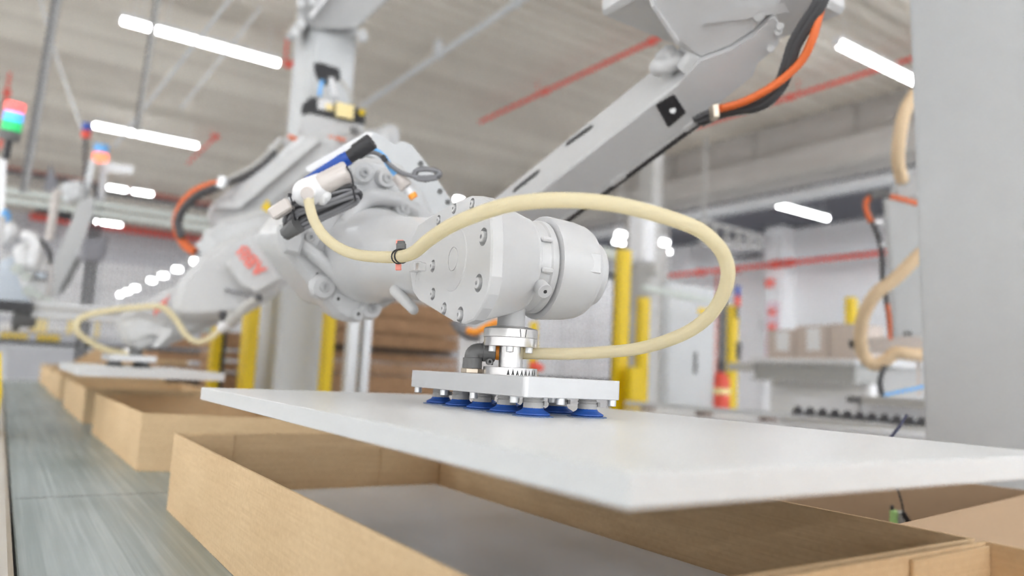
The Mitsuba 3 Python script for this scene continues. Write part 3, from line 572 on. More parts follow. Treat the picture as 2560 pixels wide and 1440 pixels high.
# dress cables of the arm
k = thing('cable_bundle', 'black and orange cable bundle curving from the near robot arm up out of the picture', 'cables')
def strand(pxs, r, m, off=(0, 0), lab=None):
    obj('cable', tube(spline([dep(x + off[0], yy + off[1], D) for x, yy, D in pxs], 8), r, 10), m, k, smooth=True, label=lab)
bk = [(1745, 300, 1.66), (1790, 281, 1.63), (1840, 270, 1.60), (1880, 264, 1.58), (1918, 245, 1.56), (1952, 205, 1.54), (1968, 165, 1.52), (1985, 110, 1.5), (2012, 62, 1.48), (2046, 10, 1.46), (2065, -40, 1.45)]
for off, r in (((0, -5), 0.0075), ((1, 7), 0.0075), ((-9, 0), 0.007), ((10, 10), 0.006), ((6, 1), 0.007)):
    strand(bk, r, CABLE, off)
strand([(1790, 275, 1.62), (1850, 258, 1.57), (1905, 232, 1.54), (1960, 195, 1.52), (2005, 150, 1.5), (2030, 100, 1.48), (2046, 45, 1.47), (2060, -10, 1.46), (2070, -40, 1.45)], 0.0085, ORANGE, lab='thick orange cable')
obj('clamp', obox(dep(1786, 281, 1.61), (0.014, 0.034, 0.030), np.array([unit(CAM[0] - 0.1 * CAM[1]), CAM[2], unit(CAM[1] + 0.1 * CAM[0])]), 0.002), BRASS, k, label='metal clamp')

# ejector valve and its cables on the elbow
k = thing('vacuum_ejector', 'pale vacuum ejector with black and blue handle feeding the cream hose', 'valve')
c_ = lambda x, y, D: dep(x, y, D)
fr = np.array([unit(CAM[0] * 0.84 - CAM[1] * 0.54), CAM[2], unit(CAM[0] * 0.54 + CAM[1] * 0.84)])     # along the ejector, into the scene, across
obj('carrier_bar', hullp([c_(x, yy, D) for x, yy in ((763, 419), (768, 428), (776, 430), (925, 345), (934, 333), (916, 330)) for D in (1.44, 1.46)]), WHITEP, k, smooth=False)
obj('mount_plate', hullp([c_(x, yy, D) for x, yy in ((692, 520), (748, 470), (800, 440), (806, 470), (790, 530), (748, 545), (735, 525)) for D in (1.37, 1.385)]), WHITEP, k, smooth=False)
obj('tee_body', join(spheres((c_(768, 482, 1.335), 0.026), (c_(800, 466, 1.345), 0.024)), cyl(c_(771, 488, 1.33), c_(771, 477, 1.30), 0.0135, n=24, c=0.001), spheres((c_(806, 500, 1.34), 0.010), (c_(812, 490, 1.34), 0.012))), WHITEP, k, smooth=40)
obj('filter_cup', lathe([(0, 0), (0.0195, 0), (0.0205, 0.002), (0.0215, 0.055), (0.0200, 0.060), (0, 0.060)], c_(796, 466, 1.34), c_(866, 432, 1.352) - c_(796, 466, 1.34), 32), TAUPE, k, smooth=35, label='smoky filter cup')
obj('outlet_ring', cyl(c_(770, 482, 1.318), c_(768, 484, 1.295), 0.0125, 0.0115, n=28, c=0.001), TAUPE, k)
obj('end_block', obox(c_(703, 523, 1.33), (0.040, 0.025, 0.022), fr, 0.003), TAUPE, k)
h1, h2, h3, h4 = c_(762, 449, 1.415), c_(858, 402, 1.400), c_(872, 394, 1.400), c_(930, 352, 1.395)
obj('blue_grip', hullp(np.vstack([cyl(h2 + unit(h3 - h2) * -0.004, h3, 0.0135, n=20).vertices, spheres((h1, 0.004)).vertices, spheres((c_(800, 434, 1.41), 0.006)).vertices])), BLUEP, k, smooth=40, label='blue tapered grip')
obj('black_handle', join(cyl(h3, h3 + (h4 - h3) * 0.35, 0.0125, n=24), cyl(h3 + (h4 - h3) * 0.3, h4, 0.0155, 0.0155, n=24, c=0.001)), BLACK, k, smooth=35, label='black ribbed handle')
# coiled black cable under the ejector
k = thing('cable_coil', 'bundle of black cables tied below the vacuum ejector', 'cables')
for i in range(9):
    o = V(*(rng.random(3) - 0.5)) * 0.016; sg = (i % 5) - 2
    p = [(735, 575 + sg * 4, 1.37), (722, 556 + sg * 2, 1.36), (742, 528 + sg * 5, 1.355), (790, 512 + sg * 6, 1.35), (850, 492 + sg * 5, 1.35), (886, 482 + sg * 3, 1.352), (892, 492, 1.36), (875, 506 + sg * 4, 1.365), (810, 536 + sg * 5, 1.37), (752, 566 + sg * 3, 1.37)]
    obj('loop', tube(spline([dep(*q) + o for q in p], 6), 0.0042, 8), CABLE if i % 2 else GCABLE, k, smooth=True)
obj('tie', tube(spline([dep(866, 416, 1.33), dep(878, 437, 1.325), dep(883, 462, 1.33), dep(884, 480, 1.335), dep(890, 502, 1.345)]), 0.0016, 6), BLACK, k)
obj('tie', tube(spline([dep(724, 488, 1.33), dep(730, 505, 1.33), dep(733, 530, 1.335), dep(742, 560, 1.36)]), 0.0015, 6), BLACK, k)
each('tie_head', (obox(dep(884, 470, 1.328), (0.005, 0.005, 0.005)), obox(dep(724, 488, 1.33), (0.006, 0.005, 0.006))), BLACK, k)
each('sleeve', (cyl(dep(745, 562, 1.35), dep(712, 586, 1.36), 0.016, 0.012, n=14), cyl(dep(735, 583, 1.355), dep(716, 588, 1.355), 0.004, n=8)), DGREY, k)
# grey cable, light blue tube and flow fitting on the right of the elbow
k = thing('grey_cable', 'grey sensor cable coiled on the sheet bracket of the near robot', 'cable')
obj('run', tube(spline([dep(x, yy, 1.45) for x, yy in ((905, 384), (932, 381), (955, 391), (975, 412), (1000, 430), (1030, 440), (1058, 444), (1090, 440), (1098, 430), (1070, 424), (1040, 428), (1038, 444), (1060, 450), (1092, 446))], 6), 0.0042, 8), GCABLE, k, smooth=True)
obj('coil', tube(spline([dep(x, yy, 1.46) for x, yy in ((1035, 440), (1050, 424), (1085, 424), (1101, 436), (1080, 448), (1048, 446), (1034, 434), (1055, 421), (1090, 428), (1096, 442), (1060, 452))], 6), 0.0042, 8), GCABLE, k, smooth=True)
obj('tie', obox(dep(960, 396, 1.44), (0.010, 0.010, 0.012), fr, 0.001), BLACK, k)
k = thing('blue_tube', 'light blue air tube ending in a taupe push-in fitting on the elbow', 'air tube')
obj('tube', tube(spline([dep(x, yy, 1.47) for x, yy in ((912, 374), (935, 376), (958, 392), (972, 412), (985, 430), (993, 441))], 6), 0.0062, 10), LBLUE, k, smooth=True)
obj('fitting', join(cyl(dep(991, 438, 1.465), dep(1012, 463, 1.465), 0.0125, n=16, c=0.001), cyl(dep(1008, 458, 1.463), dep(1016, 468, 1.463), 0.0145, n=6)), TAUPE, k)
obj('nozzle', cyl(dep(1018, 470, 1.465), dep(1030, 486, 1.465), 0.0095, n=14), WHITEP, k)
obj('collet', cyl(dep(1029, 485, 1.463), dep(1035, 495, 1.463), 0.0085, n=14), COLLET, k, label='orange collet')
# tie that holds the hose on the wrist
k = thing('cable_tie', 'black cable tie with grey block holding the cream hose beside the wrist', 'cable tie')
def ring(c, n, r, rr, sq=1.0):
    u, v, w = basis(n); return tube([c + r * (math.cos(a) * u + sq * math.sin(a) * v) for a in np.linspace(0, 2 * np.pi, 26)], rr, 6)
for x, D in ((996, 1.066), (1003, 1.053)):
    obj('band', ring(dep(x, 641.5 - (x - 996) * 0.2, D), unit(dep(1036, 630, 1.0) - dep(965, 643, 1.11)), 0.0099, 0.0012), BLACK, k)
obj('block', join(obox(dep(1003, 616, 1.06), (0.013, 0.010, 0.009), np.array([CAM[0], CAM[2], CAM[1]]), 0.001), obox(dep(1003, 608, 1.066), (0.010, 0.009, 0.007), np.array([CAM[0], CAM[2], CAM[1]]), 0.001)), DGREY, k)
each('red_tab', (obox(dep(1000, 607, 1.068), (0.011, 0.006, 0.008), np.array([CAM[0], CAM[2], CAM[1]]), 0.001), obox(dep(996, 664, 1.075), (0.008, 0.006, 0.014), np.array([CAM[0], CAM[2], CAM[1]]), 0.001)), mat('coral', principled((0.84, 0.30, 0.24), 0.5)), k)
# ================================================================== helpers for the things farther off
def slab(pxs, D, th, n=None, bevel=0.0, r=0.0, tilt=(0, 0)):
    """plate with the outline pxs, standing D metres off, th metres thick away from the lens"""
    pxs = [tuple(q) for q in pxs]; c = np.mean(pxs, 0); p0 = dep(c[0], c[1], D)
    n = unit(unit(p0) + tilt[0] * CAM[0] + tilt[1] * CAM[1]) if n is None else unit(n)
    return prism([pat(x, yy, p0, n) for x, yy in pxs], n * th, bevel=bevel, r=r)
def vbox(xl, xc, xr, yy, D, z0, z1, c=0.0, deep=None):
    """upright box whose near left edge stands at pixel (xc, yy), D metres off; its front runs to column xr, its left side back to column xl"""
    C = dep(xc, yy, D); rr, rl = ray(xr, yy), ray(xl, yy)
    x1 = C[1] * rr[0] / rr[1]; y1 = C[0] * rl[1] / rl[0] if deep is None else C[1] + deep
    return box((C[0], C[1], z0), (x1, y1, z1), c)
def text_on(s, p, right, up, h, m, parent, name='lettering', bold=True):
    t = arr(meshkit.text_mesh(s, h, 0.002, bold)); v = t.vertices - [t.bounds[:, 0].mean(), t.bounds[:, 1].mean(), 0]
    r_, u_ = unit(right), unit(up); n_ = np.cross(r_, u_)
    return obj(name, trimesh.Trimesh(v @ np.array([r_, u_, n_]) + p, t.faces, process=False), m, parent, smooth=False, label=f'red letters {s}')

# ================================================================== far robot
R2 = thing('robot', 'farther white industrial robot under the white mast, upside-down red letters ABB on its arm', 'robot')
B2 = vbox(752, 770, 912, 300, 3.70, 0.84, 1.06, 0.02)
obj('base', slab([(752, 287), (775, 280), (911, 312), (905, 352), (870, 360), (760, 345), (742, 325)], 3.66, 0.30, bevel=0.012), ROBOT, R2)
bb = obj('base_band', slab([(755, 262), (777, 242), (915, 277), (912, 312), (752, 287)], 3.65, 0.32, bevel=0.008), BLACK, R2, label='black band with warning stickers')
for pxs, m in (([(795, 246), (812, 249), (834, 256), (832, 279), (794, 272)], WHITEP), ([(815, 258), (834, 262), (833, 278), (815, 274)], PALEY), ([(840, 254), (886, 264), (884, 300), (838, 290)], PALEY), ([(840, 254), (886, 264), (885, 276), (839, 267)], WHITEP)):
    obj('warning_sticker', slab(pxs, 3.63 if m != WHITEP else 3.635, 0.012), m, bb, smooth=False)
obj('warning_sticker', cyl(dep(905, 281, 3.63), dep(905, 281, 3.65), 0.015), YELLOW, bb)
obj('connector_box', slab([(877, 316), (897, 321), (895, 336), (875, 331)], 3.62, 0.03), DGREY, R2)
for px_, r in ((((805, 205), (800, 225), (798, 245)), 0.010), (((828, 195), (832, 220), (838, 245)), 0.016), (((850, 200), (870, 225), (880, 258)), 0.010)):
    obj('supply_hose', tube(spline([dep(x, yy, 3.72) for x, yy in px_]), r, 8), GREY if r < 0.012 else WHITEP, R2)
obj('blue_hose', tube(spline([dep(x, yy, 3.70) for x, yy in ((806, 200), (801, 222), (799, 240))]), 0.010, 8), LBLUE, R2)
obj('lower_arm', slab([(520, 515), (560, 480), (757, 336), (800, 336), (836, 350), (822, 402), (690, 508), (602, 565), (520, 568), (513, 545)], 3.40, 0.16, bevel=0.02, r=0.03, tilt=(0.3, 0)), ROBOT, R2)
obj('arm_spine', hullp([dep(x, yy, D) for x, yy in ((535, 520), (770, 345), (800, 352), (600, 520)) for D in (3.34, 3.40)]), ROBOT, R2)
obj('shoulder', slab([(700, 345), (790, 330), (900, 345), (985, 320), (1000, 350), (990, 420), (860, 430), (740, 440)], 3.66, 0.25, bevel=0.03), ROBOT, R2)
obj('shoulder_cap', spheres((dep(958, 345, 3.7), 0.05), (dep(975, 335, 3.75), 0.05)), ROBOT, R2)
each('orange_mark', (slab([(815, 342), (832, 338), (830, 350)], 3.60, 0.02), slab([(838, 341), (866, 347), (860, 353), (836, 348)], 3.60, 0.02), slab([(720, 335), (742, 343), (740, 352), (722, 346)], 3.60, 0.02)), ORANGE, R2)
obj('elbow_block', slab([(500, 585), (560, 545), (650, 520), (705, 520), (735, 590), (725, 690), (690, 735), (620, 700), (540, 640)], 3.28, 0.22, bevel=0.03, r=0.02), ROBOT, R2)
obj('motor', hullp([dep(x, yy, D) for x, yy in ((487, 612), (520, 582), (548, 605), (512, 642)) for D in (3.2, 3.4)]), ROBOT, R2, smooth=False)
FA = obj('forearm', slab([(447, 702), (500, 640), (560, 600), (650, 560), (712, 640), (728, 700), (690, 742), (610, 790), (500, 800), (440, 800), (425, 775)], 3.12, 0.22, bevel=0.03, r=0.03), ROBOT, R2)
fb = slab([(560, 662), (640, 592), (702, 700), (640, 735), (600, 715)], 3.08, 0.05, bevel=0.01, r=0.01)
obj('cover', fb, ROBOT, FA)
def pxdir(x0, y0, x1, y1, D): return dep(x1, y1, D) - dep(x0, y0, D)
text_on('ABB', dep(628, 653, 3.066), pxdir(655, 682, 600, 624, 3.066), pxdir(628, 653, 602, 678, 3.066), 0.052, REDP, FA)
obj('seam', tube(spline([dep(x, yy, 3.10) for x, yy in ((562, 724), (600, 733), (650, 742))]), 0.006, 6), GCABLE, FA)
obj('forearm_tube', slab([(430, 745), (470, 690), (600, 720), (600, 790), (480, 830), (400, 875), (345, 865), (300, 845), (285, 815), (305, 782), (380, 757)], 3.15, 0.15, bevel=0.03, r=0.03), ROBOT, R2)
text_on('ABB', dep(400, 768, 3.13), pxdir(418, 752, 384, 784, 3.13), pxdir(400, 768, 395, 795, 3.13), 0.038, REDP, R2)
obj('wrist', slab([(290, 800), (345, 775), (420, 800), (440, 825), (400, 868), (340, 880), (305, 855)], 3.05, 0.14, bevel=0.03, r=0.02), ROBOT, R2)
obj('wrist_underside', slab([(325, 850), (398, 832), (392, 858), (345, 876)], 3.02, 0.06, bevel=0.01), ROBOT_GREY, R2)
obj('wrist_ring', slab([(352, 830), (432, 818), (426, 838), (392, 870), (380, 866), (396, 838)], 3.0, 0.04), ROBOT, R2, smooth=False)
obj('tool_joint', cyl(dep(338, 868, 3.05), dep(340, 890, 3.05), 0.024, n=16), DGREY, R2)
k = thing('suction_gripper', 'blurred suction gripper of the far robot resting on the far white panel', 'gripper')
g0 = dep(325, 896, 3.08)
obj('mounting_plate', box((g0[0] - 0.085, g0[1] - 0.10, -0.029), (g0[0] + 0.085, g0[1] + 0.20, -0.003), 0.001), PLATE, k)
obj('hub', cyl((g0[0], g0[1], -0.003), (g0[0], g0[1], 0.025), 0.035, n=20), STEEL, k)
for i in range(4):
    for j in (0, 1):
        obj('suction_cup', lathe([(0, 0.0003), (0.024, 0.0003), (0.014, 0.013), (0.014, 0.025), (0, 0.025)], V(g0[0] - 0.05 + 0.1 * j, g0[1] - 0.06 + 0.07 * i, -0.052), Z, 14), DGREY, k)
hz = [(338, 886, 3.06), (300, 882, 3.05), (255, 870, 3.0), (215, 848, 2.95), (193, 828, 2.92), (194, 803, 2.92), (225, 786, 2.95), (290, 774, 2.98), (350, 768, 2.98), (405, 768, 2.98), (440, 800, 3.0), (465, 838, 3.0), (495, 855, 3.0), (528, 843, 3.0), (556, 818, 3.02)]
one('vacuum_hose', tube(spline([dep(*q) for q in hz], 6), 0.0125, 12), HOSE, 'small cream vacuum hose looping around the wrist of the far robot', 'hose', smooth=True)
k = thing('hose_connector', 'white cone connector with black cable under the far robot forearm', 'connector')
obj('cone', cyl(dep(548, 826, 3.02), dep(575, 803, 3.02), 0.018, 0.032, n=16), WHITEP, k)
obj('plug', cyl(dep(572, 806, 3.01), dep(590, 788, 3.01), 0.030, n=12), GREY, k)
obj('cap', spheres((dep(562, 792, 3.0), 0.02), (dep(556, 784, 3.0), 0.012)), BLACK, k)
obj('cable', tube(spline([dep(x, yy, 3.0) for x, yy in ((585, 795), (610, 775), (632, 755), (652, 742))]), 0.012, 8), BLACK, k)
obj('sleeve', tube(spline([dep(x, yy, 2.98) for x, yy in ((590, 790), (612, 768), (640, 748))]), 0.018, 8), GREY, k)
k = thing('cable_loop', 'orange and black cable loop at the elbow of the far robot', 'cables')
obj('cable', tube(spline([dep(x, yy, 3.3) for x, yy in ((560, 457), (520, 466), (485, 482), (456, 512), (443, 548), (446, 582), (462, 612), (488, 630))], 6), 0.019, 10), ORANGE, k, smooth=True)
obj('cable', tube(spline([dep(x, yy, 3.26) for x, yy in ((562, 462), (525, 474), (492, 490), (462, 518), (446, 548), (447, 572), (455, 595))], 6), 0.017, 10), CABLE, k, smooth=True)
obj('cable', tube(spline([dep(x, yy, 3.42) for x, yy in ((705, 350), (668, 388), (640, 412), (600, 434), (560, 454))], 6), 0.013, 8), GREY, k, smooth=True)
obj('cable', tube(spline([dep(x, yy, 3.4) for x, yy in ((690, 378), (650, 418), (605, 445), (560, 462))], 6), 0.011, 8), CABLE, k, smooth=True)
obj('clamp', obox(dep(557, 456, 3.26), (0.035, 0.04, 0.055), np.array([unit(CAM[0] + 0.3 * CAM[1]), CAM[2], unit(CAM[1] - 0.3 * CAM[0])]), 0.003), ALU, k)
obj('yellow_clip', slab([(652, 520), (668, 498), (680, 522), (672, 532)], 3.2, 0.03), YELLOW, k)
obj('hose_bow', slab([(672, 368), (700, 340), (706, 352), (684, 390), (664, 395)], 3.5, 0.04), WHITEP, k)

# white mast of the far robot
M2 = thing('robot_mast', 'tall white steel mast with bolted collar carrying the far robot from above', 'mast')
obj('post', vbox(722, 764, 886, 237, 4.05, 0.95, CZ, 0.03), STEEL_PANEL, M2)
mc = dep(764, 237, 4.05)
for pxs in ([(712, 92), (742, 50), (760, 38), (765, 70), (735, 104), (722, 102)], [(893, 78), (912, 70), (921, 92), (914, 108), (896, 106)]):
    obj('collar_lug', slab(pxs, 4.02, 0.22, bevel=0.01), ROBOT, M2)
for x, yy in ((754, 60), (739, 80), (752, 8), (782, 3)):
    obj('bolt', cyl(dep(x, yy, 4.0), dep(x, yy, 4.08), 0.022, n=12), ALU, M2)
obj('head_box', slab([(738, -200), (745, 40), (780, 72), (890, 70), (1015, -50), (1100, -160)], 4.03, 0.4, tilt=(0.1, 0)), ROBOT_GREY, M2, smooth=False)
obj('head_rib', slab([(770, 40), (782, 44), (840, -30), (828, -34)], 3.98, 0.05), WHITEP, M2, smooth=False)
hk = obj('cable_gland', slab([(784, 158), (800, 156), (848, 172), (852, 200), (835, 206), (812, 214), (796, 204), (786, 182)], 3.78, 0.14, bevel=0.01), BLACK, M2, label='black cable entry')

# ================================================================== posts, cabinets and fences of the robot cells
def guard_post(args, label, y0=None, base=None):
    k = thing('guard_post', label, 'post', None)
    obj('post', vbox(*args), YELLOW, k); return k
k = thing('control_column', 'pale grey steel column behind the near panel, edged with yellow posts', 'column')
C2 = vbox(640, 690, 810, 900, 3.95, FLOOR, 0.62, 0.012)
obj('shell', C2, STEEL_PANEL, k)
guard_post((597, 614, 640, 900, 3.90, FLOOR, 0.60), 'yellow post on the left edge of the grey steel column')
guard_post((810, 812, 833, 900, 3.93, FLOOR, 0.60, 0, 0.08), 'narrow yellow post on the right edge of the grey steel column')
guard_post((526, 530, 551, 900, 4.6, FLOOR, dep(545, 786, 4.6)[2], 0, 0.1), 'yellow fence post between the mesh panel and the stacked board at left of centre')
one('dark_post', vbox(551, 553, 562, 900, 4.62, FLOOR, 0.40, 0, 0.05), BLACK, 'thin black post right of the yellow fence post', 'post')
k = thing('profile_post', 'slotted aluminium profile post in front of the stacked brown sheets', 'post')
obj('flange', vbox(866, 868, 893, 900, 3.6, FLOOR, 0.45, 0, 0.05), ALU, k); obj('flange', vbox(906, 909, 925, 900, 3.6, FLOOR, 0.45, 0, 0.05), ALU, k)
c0 = dep(868, 900, 3.62); c1_ = dep(909, 900, 3.62)
obj('web', box((c0[0], c0[1] + 0.02, FLOOR), (c1_[0], c0[1] + 0.03, 0.45)), GREENG, k)
# upright steel column at the right edge of the picture (leans very slightly)
q = [dep(2317, 1290, 2.02), dep(2270, 0, 2.02), dep(2262, -220, 2.02)]
dn = unit(q[0] - q[1]); low = q[0] + dn * 0.75
side = unit(V(0.12, -1, 0)); back = unit(V(1, 0.12, 0))
rim = lambda p: [p + side * 0.012, p + side * 0.003 + back * 0.004, p + back * 0.016, p + side * 0.55, p + side * 0.55 + back * 0.5, p + back * 0.5]
k = thing('steel_column', 'broad pale grey steel column filling the right edge of the picture', 'column')
obj('shell', hullp(rim(low) + rim(q[2])), STEEL_PANEL, k, smooth=25)
# stacked cardboard sheets
SD = 4.9
rows_ = [(752, 792), (793, 832), (834, 868), (884, 905), (907, 938), (940, 985)]
for i, (ya, yb) in enumerate(rows_):
    A, B = yat(1000, ya + 2, 4.35), yat(1000, yb, 4.35)
    o = rng.random() * 0.02
    lb = ('topmost', 'second', 'third', 'fourth', 'fifth', 'lowest')[i]
    L0 = yat(842, 800, 4.35)[0] if i != 0 else yat(920, 800, 4.35)[0]
    kx = thing('sheet_bundle', f'{lb} bundle of flat brown cardboard sheets in the stack behind the gripper', 'cardboard sheets', None)
    n = 5
    for j in range(n):
        z0, z1 = B[2] + (A[2] - B[2]) * j / n, B[2] + (A[2] - B[2]) * (j + 1) / n
        e = 0.012 * (rng.random(2) - 0.5)
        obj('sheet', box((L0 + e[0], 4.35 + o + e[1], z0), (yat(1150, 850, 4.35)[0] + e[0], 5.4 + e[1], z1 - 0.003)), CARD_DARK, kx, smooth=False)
A, B = yat(1000, 870, 4.35), yat(1000, 883, 4.35)
k = thing('pallet', 'dark wooden pallet boards between the bundles of brown sheets', 'pallet')
for j in range(4): obj('board', box((yat(842, 800, 4.35)[0] + 0.03, 4.42 + 0.26 * j, B[2]), (yat(1150, 850, 4.35)[0] - 0.02, 4.54 + 0.26 * j, A[2])), mat('dark_wood', principled((0.10, 0.07, 0.05), 0.8)) if j == 0 else 'm_dark_wood', k)
lz = yat(1000, 985, 4.35)[2]
k = thing('pallet', 'pallet under the stack of brown sheets', 'pallet')
for j in range(4): obj('board', box((yat(842, 800, 4.35)[0], 4.40 + 0.28 * j, lz - 0.06), (yat(1150, 850, 4.35)[0], 4.54 + 0.28 * j, lz)), 'm_dark_wood', k)
for j in range(3): obj('block', box((yat(842, 800, 4.35)[0] + 0.05 + 0.36 * j, 4.40, FLOOR), (yat(842, 800, 4.35)[0] + 0.15 + 0.36 * j, 5.38, lz - 0.06)), 'm_dark_wood', k)
k = thing('cardboard_stack', 'brown cardboard stack between the yellow post and the grey column', 'cardboard')
A = 5.2
for i, (ya, yb) in enumerate(((826, 872), (874, 900), (902, 930), (932, 975))):
    p, q_ = yat(560, ya, A), yat(612, yb, A)
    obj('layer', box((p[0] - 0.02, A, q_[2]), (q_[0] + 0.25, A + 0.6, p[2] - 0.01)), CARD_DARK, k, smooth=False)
obj('foot', box((p[0] + 0.05, A + 0.05, FLOOR), (q_[0], A + 0.5, q_[2])), 'm_dark_wood', k)
k = thing('cardboard_stack', 'wide brown cardboard stack behind the mesh fence at left of centre', 'cardboard')
A = 6.6
for i, (ya, yb) in enumerate(((838, 872), (876, 905), (908, 945))):
    p, q_ = yat(392 + 6 * i, ya, A), yat(528, yb, A)
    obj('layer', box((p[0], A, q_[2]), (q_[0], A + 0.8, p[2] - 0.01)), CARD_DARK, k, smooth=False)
obj('foot', box((p[0] + 0.05, A + 0.05, FLOOR), (q_[0], A + 0.7, q_[2])), 'm_dark_wood', k)
# mesh panels: the wires of one panel are one part
def mesh_panel(k, x0, x1, yy, z0, z1, dx=0.05, dz=0.20, r=0.0022, frame=0.02):
    xs, zs = np.arange(x0, x1, dx), np.arange(z0, z1, dz)
    b = [box((x - r, yy - r, z0), (x + r, yy + r, z1)) for x in xs] + [box((x0, yy + r, z - r), (x1, yy + 3 * r, z + r)) for z in zs]
    kk = obj('wire_mesh', join(*b), WIRE, k, smooth=False); labels[kk] = {'kind': 'stuff'}
    each('frame', (box((x0 - frame, yy - frame, z1), (x1 + frame, yy + frame, z1 + 2 * frame)), box((x0 - frame, yy - frame, z0 - 2 * frame), (x1 + frame, yy + frame, z0))), BLACK, k, False)
    for x in (x0, x1): obj('post', box((x - frame, yy - frame, FLOOR), (x + frame, yy + frame, z1 + 2 * frame)), BLACK, k, smooth=False)
k = thing('mesh_fence', 'black wire mesh fence across the left background with a dark middle rail', 'fence')
FY = 9.0
zt, zl = yat(250, 470, FY)[2], yat(300, 865, FY)[2]
mesh_panel(k, -0.9, yat(215, 700, FY)[0], FY, zl, zt); mesh_panel(k, yat(215, 700, FY)[0] + 0.06, yat(545, 700, FY)[0], FY, zl, zt - 0.05)
k = thing('mesh_fence', 'pale wire mesh fence panel behind the wrist between the grey cabinet and the yellow posts', 'fence')
FY2 = 5.0
mesh_panel(k, yat(1290, 800, FY2)[0], yat(1538, 800, FY2)[0], FY2, yat(1440, 945, FY2)[2], yat(1500, 690, FY2)[2], 0.045, 0.16, 0.0014)
k = thing('white_enclosure', 'tall white machine enclosure behind the pale mesh panel', 'enclosure')
ea, eb = yat(1250, 800, 6.4), yat(1538, 800, 6.4)
obj('body', box((ea[0], 6.4, FLOOR), (eb[0], 7.0, yat(1490, 695, 6.4)[2]), 0.01), WHITEP, k)
for i in range(4): obj('door', box((ea[0] + 0.02 + i * (eb[0] - ea[0]) / 4, 6.38, -1.0), (ea[0] - 0.02 + (i + 1) * (eb[0] - ea[0]) / 4, 6.41, yat(1490, 695, 6.4)[2] - 0.03), 0.004), WHITEP, k)
k = thing('fence_rail', 'pair of grey green rails crossing behind the far robot', 'rail')
p0, p1 = yat(9, 480, FY - 0.3), yat(540, 545, FY - 0.3)
for dz in (0.02, -0.075):
    obj('rail', box((p0[0] - 1.2, FY - 0.33, p0[2] + dz - 0.03), (p1[0] + 0.3, FY - 0.27, p0[2] + dz + 0.03)), GREENG, k)
obj('post', box((p1[0] + 0.2, FY - 0.34, FLOOR), (p1[0] + 0.28, FY - 0.26, p0[2])), GREENG, k)

# ================================================================== right background
guard_post((1541, 1545, 1570, 900, 5.1, FLOOR, dep(1560, 616, 5.1)[2], 0, 0.06), 'tall yellow fence post left of the concrete column')
guard_post((1598, 1600, 1621, 900, 6.0, FLOOR, dep(1610, 740, 6.0)[2], 0, 0.06), 'shorter yellow fence post right of the tall one')
gk = thing('guard_post', 'broad low yellow guard at the foot of the two yellow fence posts', 'guard')
obj('shell', vbox(1575, 1578, 1620, 950, 5.0, FLOOR, dep(1590, 918, 5.0)[2], 0, 0.06), PALEY if False else YELLOW, gk)
guard_post((1824, 1827, 1844, 900, 8.6, FLOOR, dep(1834, 762, 8.6)[2], 0, 0.08), 'yellow post with a small stack light right of the hose loop')
guard_post((2125, 2128, 2144, 800, 9.0, FLOOR, dep(2134, 742, 9.0)[2], 0, 0.08), 'yellow post behind the beige duct hose')
k = thing('stack_light', 'tiny blue and red stack light on a yellow post', 'signal light')
q = dep(1844, 752, 8.7)
obj('red_segment', cyl(q + Z * -0.06, q + Z * 0.06, 0.03), RED, k); obj('blue_segment', cyl(q + Z * 0.06, q + Z * 0.17, 0.03), BLUEP, k); obj('stem', cyl(q + Z * -0.2, q + Z * -0.06, 0.012), BLACK, k)
k = thing('fence_rail', 'white fence top rail from the yellow post towards the hose loop', 'rail')
obj('rail', seg3(dep(1450, 618, 5.4), dep(1556, 641, 5.4), 0.05, 0.07), GREENG, k)
obj('rail', seg3(dep(1605, 718, 6.1), dep(1800, 758, 6.4), 0.05, 0.05), GREENG, k)
k = thing('electric_cabinet', 'pale grey electrical cabinet seen through the hose loop', 'cabinet')
CB = vbox(1648, 1662, 1788, 880, 7.0, FLOOR, 0.95, 0.01); obj('shell', CB, STEEL_PANEL, k)
cc0 = dep(1662, 880, 7.0); cc1 = dep(1788, 880, 7.0)
obj('door', box((cc0[0] + 0.03, cc0[1] - 0.015, -0.95), (cc0[0] + 0.36, cc0[1] + 0.01, 0.90), 0.004), STEEL_PANEL, k)
obj('handle', box((cc0[0] + 0.40, cc0[1] - 0.02, 0.1), (cc0[0] + 0.42, cc0[1], 0.3)), DGREY, k)
one('wall_box', vbox(1605, 1608, 1640, 650, 6.3, 1.0, 1.5, 0.02, 0.2), WHITEP, 'white box mounted beside the concrete column', 'box')
one('cable_riser', vbox(1622, 1624, 1650, 700, 11.8, FLOOR, 4.0, 0.01, 0.3), GREY, 'pale cable riser beside the concrete column', 'duct')
one('camera_box', obox(dep(1634, 675, 6.25), (0.07, 0.12, 0.09), None, 0.01), GREY, 'small grey device on the white box by the column', 'device')
one('yellow_sign', obox(dep(1758, 779, 6.98), (0.13, 0.02, 0.06)), YELLOW, 'small yellow sign seen inside the hose loop', 'sign')
k = thing('fire_extinguisher', 'red extinguisher with yellow band standing behind the machine bed', 'extinguisher')
q = dep(1801, 970, 7.4)
obj('cylinder', lathe([(0, -0.5), (0.09, -0.5), (0.09, 0.08), (0.05, 0.14), (0.03, 0.16), (0, 0.16)], q, Z, 20), RED, k)
obj('band', lathe([(0.092, -0.06), (0.097, -0.06), (0.097, 0.0), (0.092, 0.0), (0.092, -0.06)], q, Z, 20), PALEY, k); obj('valve', cyl(q + Z * 0.16, q + Z * 0.26, 0.03), BLACK, k)
one('dark_post', vbox(1804, 1806, 1815, 900, 8.0, FLOOR, 0.95, 0, 0.05), DGREY, 'thin dark post left of the yellow post with stack light', 'post')
